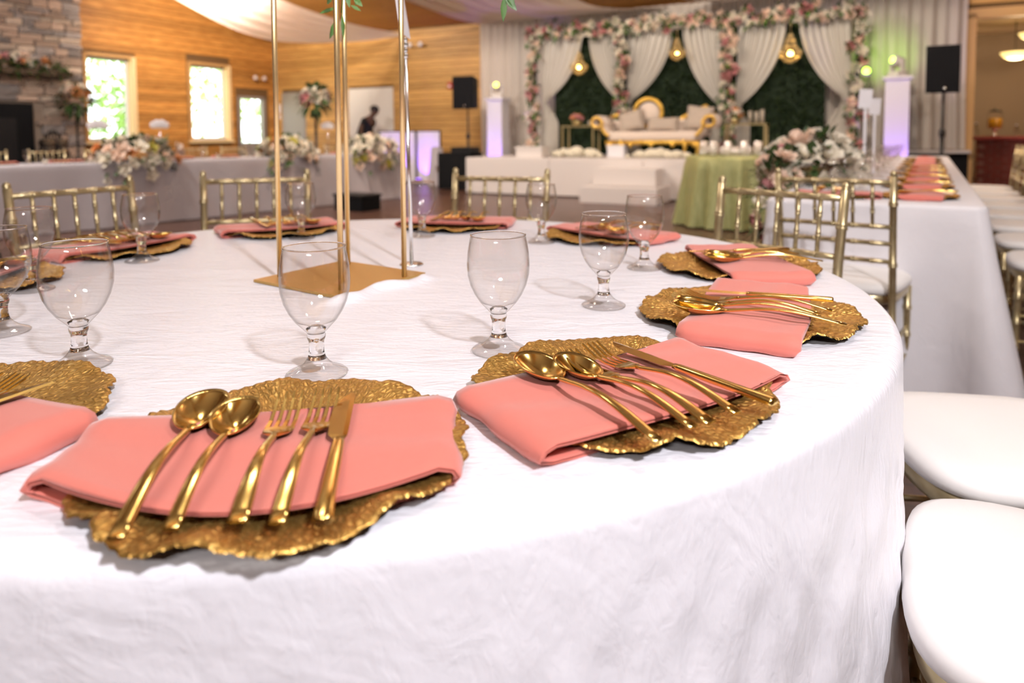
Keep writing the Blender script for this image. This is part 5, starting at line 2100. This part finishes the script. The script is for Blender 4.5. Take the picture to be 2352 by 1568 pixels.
def catmull(pts, t):
    """pts: list of (v, u, z) sorted by v; piecewise smooth interpolation at v=t."""
    vs = [p[0] for p in pts]
    i = max(0, min(len(vs) - 2, sum(1 for v in vs if v <= t) - 1))
    f = (t - vs[i]) / (vs[i + 1] - vs[i])
    out = []
    for c in (1, 2):
        p1, p2 = pts[i][c], pts[i + 1][c]
        m1 = (pts[i + 1][c] - pts[i - 1][c]) / (vs[i + 1] - vs[i - 1]) if i > 0 else (p2 - p1) / (vs[1] - vs[0])
        m2 = (pts[i + 2][c] - pts[i][c]) / (vs[i + 2] - vs[i]) if i + 2 < len(vs) else (p2 - p1) / (vs[i + 1] - vs[i])
        h = vs[i + 1] - vs[i]
        out.append((2 * f ** 3 - 3 * f ** 2 + 1) * p1 + (f ** 3 - 2 * f ** 2 + f) * h * m1 + (-2 * f ** 3 + 3 * f ** 2) * p2 + (f ** 3 - f ** 2) * h * m2)
    return out


def ceiling_strip(A, B, label, folds, amp, sag):
    vmax = min(A[-1][0], B[-1][0])

    def fn(a, b):
        v = 0.05 + (vmax - 0.05) * b ** 1.3
        ua, za = catmull(A, v)
        ub, zb = catmull(B, v)
        s_ = math.sin(PI * a)
        z = za + (zb - za) * a - sag * s_ * min(1, b * 6) + amp * math.sin(a * folds * 2 * PI) * min(1, 0.3 + b * 3)
        return (ua + (ub - ua) * a, -v, min(z, roof_z(v) - 0.03))
    o = room_obj(MB().grid(fn, 60, 46), 'ceiling_drape', 'ceiling_voile', smooth=True)
    return tag(o, label, 'drape', 'white drapes under the wooden ceiling')


ceiling_strip([(0.05, 4.23, 3.46), (0.8, 3.98, 3.50), (1.6, 3.86, 3.54), (3.0, 3.46, 3.80), (4.8, 3.60, 4.10), (9.2, 4.0, 5.9)],
              [(0.05, 4.29, 3.43), (0.8, 3.85, 3.25), (1.6, 3.39, 3.13), (2.6, 2.83, 3.08), (3.3, 2.57, 3.19), (3.9, 2.52, 3.34), (4.8, 2.50, 3.62), (6.0, 2.37, 4.02), (9.2, 2.2, 5.6)],
              'bright white voile swag under the ceiling at the upper left', 5, 0.012, -0.02)
ceiling_strip([(0.05, 6.39, 3.50), (0.6, 6.08, 3.57), (1.2, 5.91, 3.66), (2.0, 5.71, 3.79), (3.5, 5.52, 4.03), (9.2, 5.2, 6.0)],
              [(0.05, 10.79, 3.52), (1.0, 9.81, 3.42), (2.0, 9.47, 3.45), (4.0, 9.2, 4.1), (9.2, 8.8, 6.0)],
              'wide pale voile panel under the ceiling above the white drapes', 7, 0.012, 0.0)
ceiling_strip([(0.05, 11.5, 3.52), (1.0, 11.0, 3.5), (2.0, 10.7, 3.55), (4.0, 10.5, 4.2), (9.2, 10.4, 6.0)],
              [(0.05, 15.4, 3.5), (2.0, 14.9, 3.75), (4.0, 14.6, 4.2), (9.2, 14.2, 6.0)],
              'pale voile panel under the ceiling above the floral arch', 7, 0.012, 0.02)
for k, ua in enumerate((3.0, 8.6, 14.2)):  # unseen panels added behind the viewer to bounce light onto the tableware
    m = MB().grid(lambda a, b: (ua + 4.6 * a, -(9.6 + 8.8 * b), roof_z(9.6 + 8.8 * b) - 0.12 - 0.25 * math.sin(PI * b) - 0.08 * math.sin(PI * a) + 0.012 * math.sin(a * 44)), 60, 30)
    tag(room_obj(m, 'ceiling_drape', 'ceiling_voile', smooth=True), 'added white voile bounce panel on ceiling over the %s of the hall behind the viewer' % ('left', 'middle', 'right')[k], 'drape', 'white drapes under the wooden ceiling')

# ================================================================== stone fireplace
fp = rthing('stone_fireplace', 'tall stacked stone chimney breast with wooden mantel at the left', 'fireplace', 0, 0)
fp.location = ORI
FU, FV0, FV1 = 0.62, 5.46, 9.0
MB().box((FU / 2 - 0.03, -(FV0 + FV1) / 2, 2.4), (FU - 0.06, FV1 - FV0 - 0.04, 4.8)).obj('core', 'mortar', fp, smooth=False)
rnd = random.Random(17)


def stone_mesh(seed, material):
    rn = random.Random(seed)
    m = MB()
    n = 5
    vs = []
    for s in (0, 1):
        for j in range(3):
            for i in range(3):
                x, y = (i - 1) * 0.5, (j - 1) * 0.5
                k = 0.94 if s else 1.0
                vs.append((0.0 if not s else 1.0 + rn.uniform(-0.25, 0.25) - 0.2 * (abs(x) + abs(y)), x * k + rn.uniform(-0.03, 0.03) * s, y * k + rn.uniform(-0.05, 0.05) * s))
    q = lambda s, i, j: s * 9 + j * 3 + i
    fs = []
    for j in range(2):
        for i in range(2):
            fs.append((q(1, i, j), q(1, i + 1, j), q(1, i + 1, j + 1), q(1, i, j + 1)))
    ring = [(0, 0), (1, 0), (2, 0), (2, 1), (2, 2), (1, 2), (0, 2), (0, 1)]
    for k in range(8):
        a, b = ring[k], ring[(k + 1) % 8]
        fs.append((q(0, *a), q(0, *b), q(1, *b), q(1, *a)))
    m.add(vs, fs)
    return m.mesh('stone', material, smooth=False)


STONES = [stone_mesh(k, mt) for k, mt in enumerate(['stone_tan', 'stone_tan', 'stone_grey', 'stone_pale', 'stone_tan', 'stone_grey'])]
z = 0.0
nst = 0
while z < 4.5 and nst < 290:
    h = rnd.choice([0.08, 0.11, 0.14, 0.18])
    v = FV0
    while v < 7.3:
        L = rnd.uniform(0.15, 0.46)
        L = min(L, 7.35 - v)
        inbox = (z + h > 0.25 and z < 1.68 and v + L > 6.40 and v < 8.6)
        if not inbox and L > 0.06 and nst < 290:
            o = link('stone', rnd.choice(STONES), fp, (FU - 0.06, -(v + L / 2), z + h / 2))
            o.scale = (rnd.uniform(0.05, 0.10), L * 0.97, h * 0.94)
            nst += 1
        v += L
    z += h
MB().box((FU + 0.10, -7.15, 2.22), (0.34, 2.7, 0.10)).obj('mantel_shelf', 'bark', fp, smooth=False, bevel=0.01)
m = MB().box((FU - 0.02, -7.4, 0.96), (0.10, 1.98, 1.42))
m.obj('fire_surround', 'black_matte', fp, smooth=False, bevel=0.01)
MB().box((FU + 0.035, -7.35, 0.90), (0.02, 1.3, 1.0)).obj('fire_door', 'black_metal', fp, smooth=False)
MB().box((FU + 0.25, -7.2, 0.20), (0.55, 3.3, 0.40)).obj('hearth', 'stone_grey', fp, smooth=False, bevel=0.02)
mg = rthing('mantel_garland', 'ivory and peach flower garland lying on the fireplace mantel', 'flowers', 0.72, 6.72, 2.33)
rr = random.Random(31)
for k in range(26):
    add_bloom(mg, Vector((rr.uniform(-0.06, 0.10), rr.uniform(-0.55, 0.5), rr.uniform(0.0, 0.18))), (1, rr.uniform(-0.5, 0.5), 0.5), rr.uniform(0.13, 0.19), rr.choice(['ivory', 'ivory', 'blush', 'peach', 'pink']), rr)
foliage(mg, [(Vector((rr.uniform(-0.05, 0.14), rr.uniform(-0.75, 0.85), rr.uniform(-0.12, 0.16))), (1, rr.uniform(-1, 1), rr.uniform(-1, 0.6))) for _ in range(170)], 0.18, 0.06, rr)
fs_ = rthing('flower_column', 'small round flower arrangement on a slim stand before the stone chimney', 'flowers', 1.02, 5.86, 0)
MB().lathe([(0.14, 0), (0.14, 0.015), (0.02, 0.03), (0.018, 1.55), (0.08, 1.60), (1e-6, 1.61)], 16).obj('stand', 'black_metal', fs_)
for k in range(20):
    d_ = rdir(rr)
    if d_.z < -0.3:
        d_.z = -d_.z
    add_bloom(fs_, Vector((d_.x * 0.22, d_.y * 0.24, 1.80 + d_.z * 0.22)), d_, 0.17, rr.choice(['ivory', 'ivory', 'blush', 'peach']), rr)
foliage(fs_, [(Vector((d_.x * 0.22, d_.y * 0.24, 1.78 + d_.z * 0.22)), d_) for d_ in [rdir(rr) for _ in range(130)]], 0.16, 0.07, rr)
lb_ = rthing('log_basket', 'dark domed iron log holder beside the fireplace opening', 'log holder', 1.02, 6.30, 0.40)
m = MB()
for k in range(9):
    y = -0.24 + 0.06 * k
    hgt = 0.80 * math.sqrt(max(0.05, 1 - (y / 0.28) ** 2))
    m.tube([(-0.10, y, 0.0), (-0.11, y, hgt * 0.7), (0, y, hgt), (0.11, y, hgt * 0.7), (0.10, y, 0.0)], 0.012, 6)
m.obj('hoops', 'black_metal', lb_)
for k in range(8):
    zz = 0.08 + 0.16 * (k // 2)
    yy = -0.11 + 0.22 * (k % 2)
    MB().tube([(-0.14, yy, zz), (0.14, yy + 0.01, zz)], 0.075, 10).obj('log', 'bark', lb_)

# ================================================================== side room behind the opening
for u, v, z, lb in ((16.66, -3.0, 2.46, 'glowing amber bowl pendant in the side room, the lower one'), (16.72, -1.6, 2.66, 'glowing amber bowl pendant in the side room, cut off at the right')):
    pd = rthing('bowl_pendant', lb, 'lamp', u, v, z, group='pendants in the side room')
    MB().lathe([(0.25, 0.13), (0.20, 0.05), (0.10, 0.0), (1e-6, -0.01), (0.09, 0.012), (0.19, 0.06), (0.24, 0.135)], 28).obj('bowl_shade', 'lamp_shade_warm', pd)
    MB().blob((0, 0, 0.10), 0.06, 10, 8).obj('bulb', 'lamp_bulb_pend', pd)
    MB().tube([(0, 0, 0.12), (0, 0, 3.2 - z)], 0.008, 6).obj('rod', 'black_metal', pd)
    point_light('pendant_glow', RM(u, v, z - 0.12), 0.08, 45, (1.0, 0.72, 0.42))
bc = rthing('bar_counter', 'red brick bar counter in the side room', 'counter', 17.4, -2.3, 0)
MB().box((0, 0, 0.44), (2.8, 0.40, 0.88)).obj('core', 'brick_mortar', bc, smooth=False)
MB().box((0, 0, 0.92), (2.95, 0.6, 0.07)).obj('counter_top', 'red_cloth', bc, smooth=False, bevel=0.01)
bm_ = MB().box((0, 0, 0), (0.215, 0.03, 0.065)).mesh('brick', 'brick_red', smooth=False)
for r_ in range(11):
    for k in range(13):
        x = -1.32 + 0.23 * k + (0.115 if r_ % 2 else 0)
        if x > 1.33:
            continue
        link('brick', bm_, bc, (x, -0.205, 0.05 + 0.079 * r_))
dp = rthing('drink_dispenser', 'glass drink dispenser of orange juice on the brick bar', 'dispenser', 16.28, -2.35, 0.955)
MB().lathe([(0.07, 0), (0.075, 0.02), (0.03, 0.04), (0.03, 0.13), (0.10, 0.15)], 18).obj('stand', 'chrome', dp)
MB().lathe([(0.095, 0.155), (0.115, 0.20), (0.115, 0.34), (1e-6, 0.345)], 20).obj('juice', 'juice', dp)
MB().lathe([(0.12, 0.155), (0.125, 0.20), (0.125, 0.44), (0.10, 0.47)], 20).obj('jar', 'goblet_glass', dp)
MB().lathe([(0.105, 0.47), (0.105, 0.49), (0.02, 0.51), (0.02, 0.53), (1e-6, 0.53)], 18).obj('lid', 'black_metal', dp)
MB().tube([(0, -0.12, 0.17), (0, -0.17, 0.17), (0, -0.17, 0.14)], 0.012, 8).obj('tap', 'chrome', dp)
for k, (u, h) in enumerate(((15.98, 0.24), (16.62, 0.20))):
    b = rthing('glass_bottle', 'clear bottle standing %s of the juice dispenser' % ('left', 'right')[k], 'bottle', u, -2.35, 0.955, group='bottles on the brick bar')
    MB().lathe([(0.035, 0), (0.038, 0.01), (0.038, h * 0.6), (0.015, h * 0.8), (0.015, h), (1e-6, h)], 14).obj('body', 'stem_glass', b)
    MB().lathe([(0.017, h), (0.017, h + 0.02), (1e-6, h + 0.02)], 10).obj('cap', 'card_white', b)
uu = rthing('coffee_urn', 'dark blue drinks urn at the right end of the brick bar', 'urn', 16.95, -2.35, 0.955)
MB().lathe([(0.10, 0), (0.11, 0.02), (0.11, 0.30), (0.09, 0.34), (1e-6, 0.36)], 18).obj('body', 'blue_cloth', uu)
MB().lathe([(0.02, 0.35), (0.03, 0.38), (1e-6, 0.39)], 10).obj('knob', 'black_metal', uu)


# ================================================================== person by the white door
def skin_mesh(name, nodes, edges_, material, sub=2):
    """Grow a smooth body from a joint graph: nodes = list of (x,y,z,rx,ry)."""
    me = bpy.data.meshes.new(name)
    me.from_pydata([n[:3] for n in nodes], edges_, [])
    o = bpy.data.objects.new(name, me)
    COL.objects.link(o)
    md = o.modifiers.new('skin', 'SKIN')
    for i, n in enumerate(nodes):
        sv = me.skin_vertices[0].data[i]
        sv.radius = (n[3], n[4])
        sv.use_root = (i == 0)
    md.use_smooth_shade = True
    s_ = o.modifiers.new('sub', 'SUBSURF')
    s_.levels = sub
    s_.render_levels = sub
    dg = bpy.context.evaluated_depsgraph_get()
    me2 = bpy.data.meshes.new_from_object(o.evaluated_get(dg))
    me2.name = name
    bpy.data.objects.remove(o)
    me2.materials.clear()
    me2.materials.append(MATS[material])
    for p in me2.polygons:
        p.use_smooth = True
    return me2


# local frame: +x = direction the person faces (to the right along the wall), z up
N = [(0, 0, 0.95, 0.13, 0.16), (0.02, 0, 1.12, 0.115, 0.15), (0.06, 0, 1.30, 0.12, 0.17), (0.10, 0, 1.42, 0.10, 0.15), (0.15, 0, 1.49, 0.066, 0.066), (0.185, 0, 1.545, 0.062, 0.062),
     (0.10, -0.18, 1.42, 0.06, 0.06), (0.09, -0.23, 1.20, 0.045, 0.045), (0.17, -0.22, 0.99, 0.034, 0.034), (0.19, -0.21, 0.93, 0.025, 0.035),
     (0.10, 0.18, 1.42, 0.06, 0.06), (0.05, 0.24, 1.20, 0.045, 0.045), (0.20, 0.22, 1.02, 0.034, 0.034), (0.23, 0.21, 0.97, 0.025, 0.035),
     (0, -0.10, 0.86, 0.09, 0.09), (0.01, -0.11, 0.48, 0.06, 0.06), (-0.02, -0.11, 0.10, 0.042, 0.042), (0.08, -0.11, 0.04, 0.035, 0.04), (0.16, -0.11, 0.03, 0.03, 0.04),
     (0, 0.10, 0.86, 0.09, 0.09), (-0.01, 0.11, 0.48, 0.06, 0.06), (-0.04, 0.11, 0.10, 0.042, 0.042), (0.06, 0.11, 0.04, 0.035, 0.04), (0.14, 0.11, 0.03, 0.03, 0.04)]
Eg = [(0, 1), (1, 2), (2, 3), (3, 4), (4, 5), (3, 6), (6, 7), (7, 8), (8, 9), (3, 10), (10, 11), (11, 12), (12, 13), (0, 14), (14, 15), (15, 16), (16, 17), (17, 18), (0, 19), (19, 20), (20, 21), (21, 22), (22, 23)]
# head: cranium and jaw, bowed forward
N += [(0.215, 0, 1.60, 0.062, 0.06), (0.222, 0, 1.66, 0.085, 0.074), (0.215, 0, 1.71, 0.06, 0.055), (0.285, 0, 1.575, 0.03, 0.035)]
Eg += [(5, 24), (24, 25), (25, 26), (24, 27)]
for hand, sgn in ((9, -1), (13, 1)):
    bx_, by_, bz_ = N[hand][:3]
    for k in range(4):
        i = len(N)
        dy = (k - 1.5) * 0.019
        L = (0.060, 0.070, 0.066, 0.052)[k]
        N += [(bx_ + 0.010, by_ + dy, bz_ - 0.035, 0.009, 0.009), (bx_ + 0.026, by_ + dy, bz_ - 0.035 - L * 0.55, 0.0085, 0.0085), (bx_ + 0.022, by_ + dy, bz_ - 0.035 - L, 0.0075, 0.0075)]
        Eg += [(hand, i), (i, i + 1), (i + 1, i + 2)]
    i = len(N)
    N += [(bx_ + 0.020, by_ - sgn * 0.030, bz_ + 0.005, 0.010, 0.010), (bx_ + 0.036, by_ - sgn * 0.036, bz_ - 0.030, 0.009, 0.009)]
    Eg += [(hand, i), (i, i + 1)]
_lean = lambda q: (q[0] + 0.24 * max(0.0, q[2] - 0.95), q[1], q[2] - 0.06 * max(0.0, q[2] - 1.3), q[3], q[4])
N = [_lean(q) for q in N]
ps = link('person', skin_mesh('person', N, Eg, 'skin'), None, RM(3.58, 0.85, 0), ROTZ + R(4))
tag(ps, 'person in black clothes bending forward before the white double door', 'person')
shirt = [(x, y, z, rx + 0.018, ry + 0.018) for x, y, z, rx, ry in (N[0], N[1], N[2], N[3], N[6], N[10])]
shirt += [_lean((0.095, -0.21, 1.28, 0.062, 0.062)), _lean((0.075, 0.215, 1.28, 0.062, 0.062))]
link('shirt', skin_mesh('shirt', shirt, [(0, 1), (1, 2), (2, 3), (3, 4), (3, 5), (4, 6), (5, 7)], 'shirt_black'), ps)
tr = [(x, y, z, rx + 0.02, ry + 0.02) for x, y, z, rx, ry in (N[0], N[14], N[15], N[16], N[19], N[20], N[21])]
link('trousers', skin_mesh('trousers', tr, [(0, 1), (1, 2), (2, 3), (0, 4), (4, 5), (5, 6)], 'shirt_black'), ps)
MB().blob((0.380, 0, 1.660), 0.108, 16, 12, sx=1.05, sy=0.86, sz=0.86, rot=Matrix.Rotation(R(12), 3, 'Y')).obj('hair', 'hair_black', ps)
for s in (-1, 1):
    MB().blob((0.379, s * 0.078, 1.615), 0.026, 8, 6, sy=0.4, sz=1.3).obj('ear', 'skin', ps)
    MB().blob((0.465, s * 0.030, 1.624), 0.010, 8, 6).obj('eye', 'hair_black', ps)
    MB().blob((0.12, s * 0.11 if s < 0 else 0.11, 0.035), 0.05, 10, 7, sx=2.4, sz=0.7).obj('shoe', 'black_matte', ps)
MB().blob((0.470, 0, 1.591), 0.018, 8, 6, sz=1.4).obj('nose', 'skin', ps)
MB().blob((0.451, 0, 1.556), 0.018, 8, 6, sz=0.35, sx=0.6).obj('mouth', 'bloom_pink', ps)

# ================================================================== outdoors beyond the windows
lawn = room_obj(MB().box((-20.3, -4, -0.12), (40, 60, 0.1)), 'lawn', 'lawn')
lawn['kind'] = 'structure'
rnd = random.Random(41)
for k, (u, v, h, r_) in enumerate([(-5.5, 0.5, 4.2, 1.7), (-6.5, 4.6, 5.0, 2.0), (-8.0, -3.5, 5.5, 2.2), (-10.0, 1.8, 6.0, 2.4), (-9.0, -8.0, 6.0, 2.4)]):
    tr_ = rthing('leafy_tree', 'sunlit green tree outside the windows, %s' % ['nearest, seen through the right window', 'seen through the left window', 'behind the right window, far', 'tallest, in the middle', 'farthest right'][k], 'tree', u, v, -0.07, group='trees outside the windows')
    MB().tube([(0, 0, 0), (0.05, 0, h * 0.4), (0, 0.05, h * 0.7)], [0.16, 0.12, 0.06], 8).obj('trunk', 'bark', tr_)
    m = MB()
    for _ in range(1500):
        d_ = rdir(rnd) * (rnd.random() ** 0.4)
        p = Vector((d_.x * r_, d_.y * r_, h * 0.5 + d_.z * h * 0.48))
        leaf(m, p, rdir(rnd), 0.22, 0.13, 0.2)
    o = m.obj('crown', 'tree_leaf', tr_, smooth=False)
    o['kind'] = 'stuff'
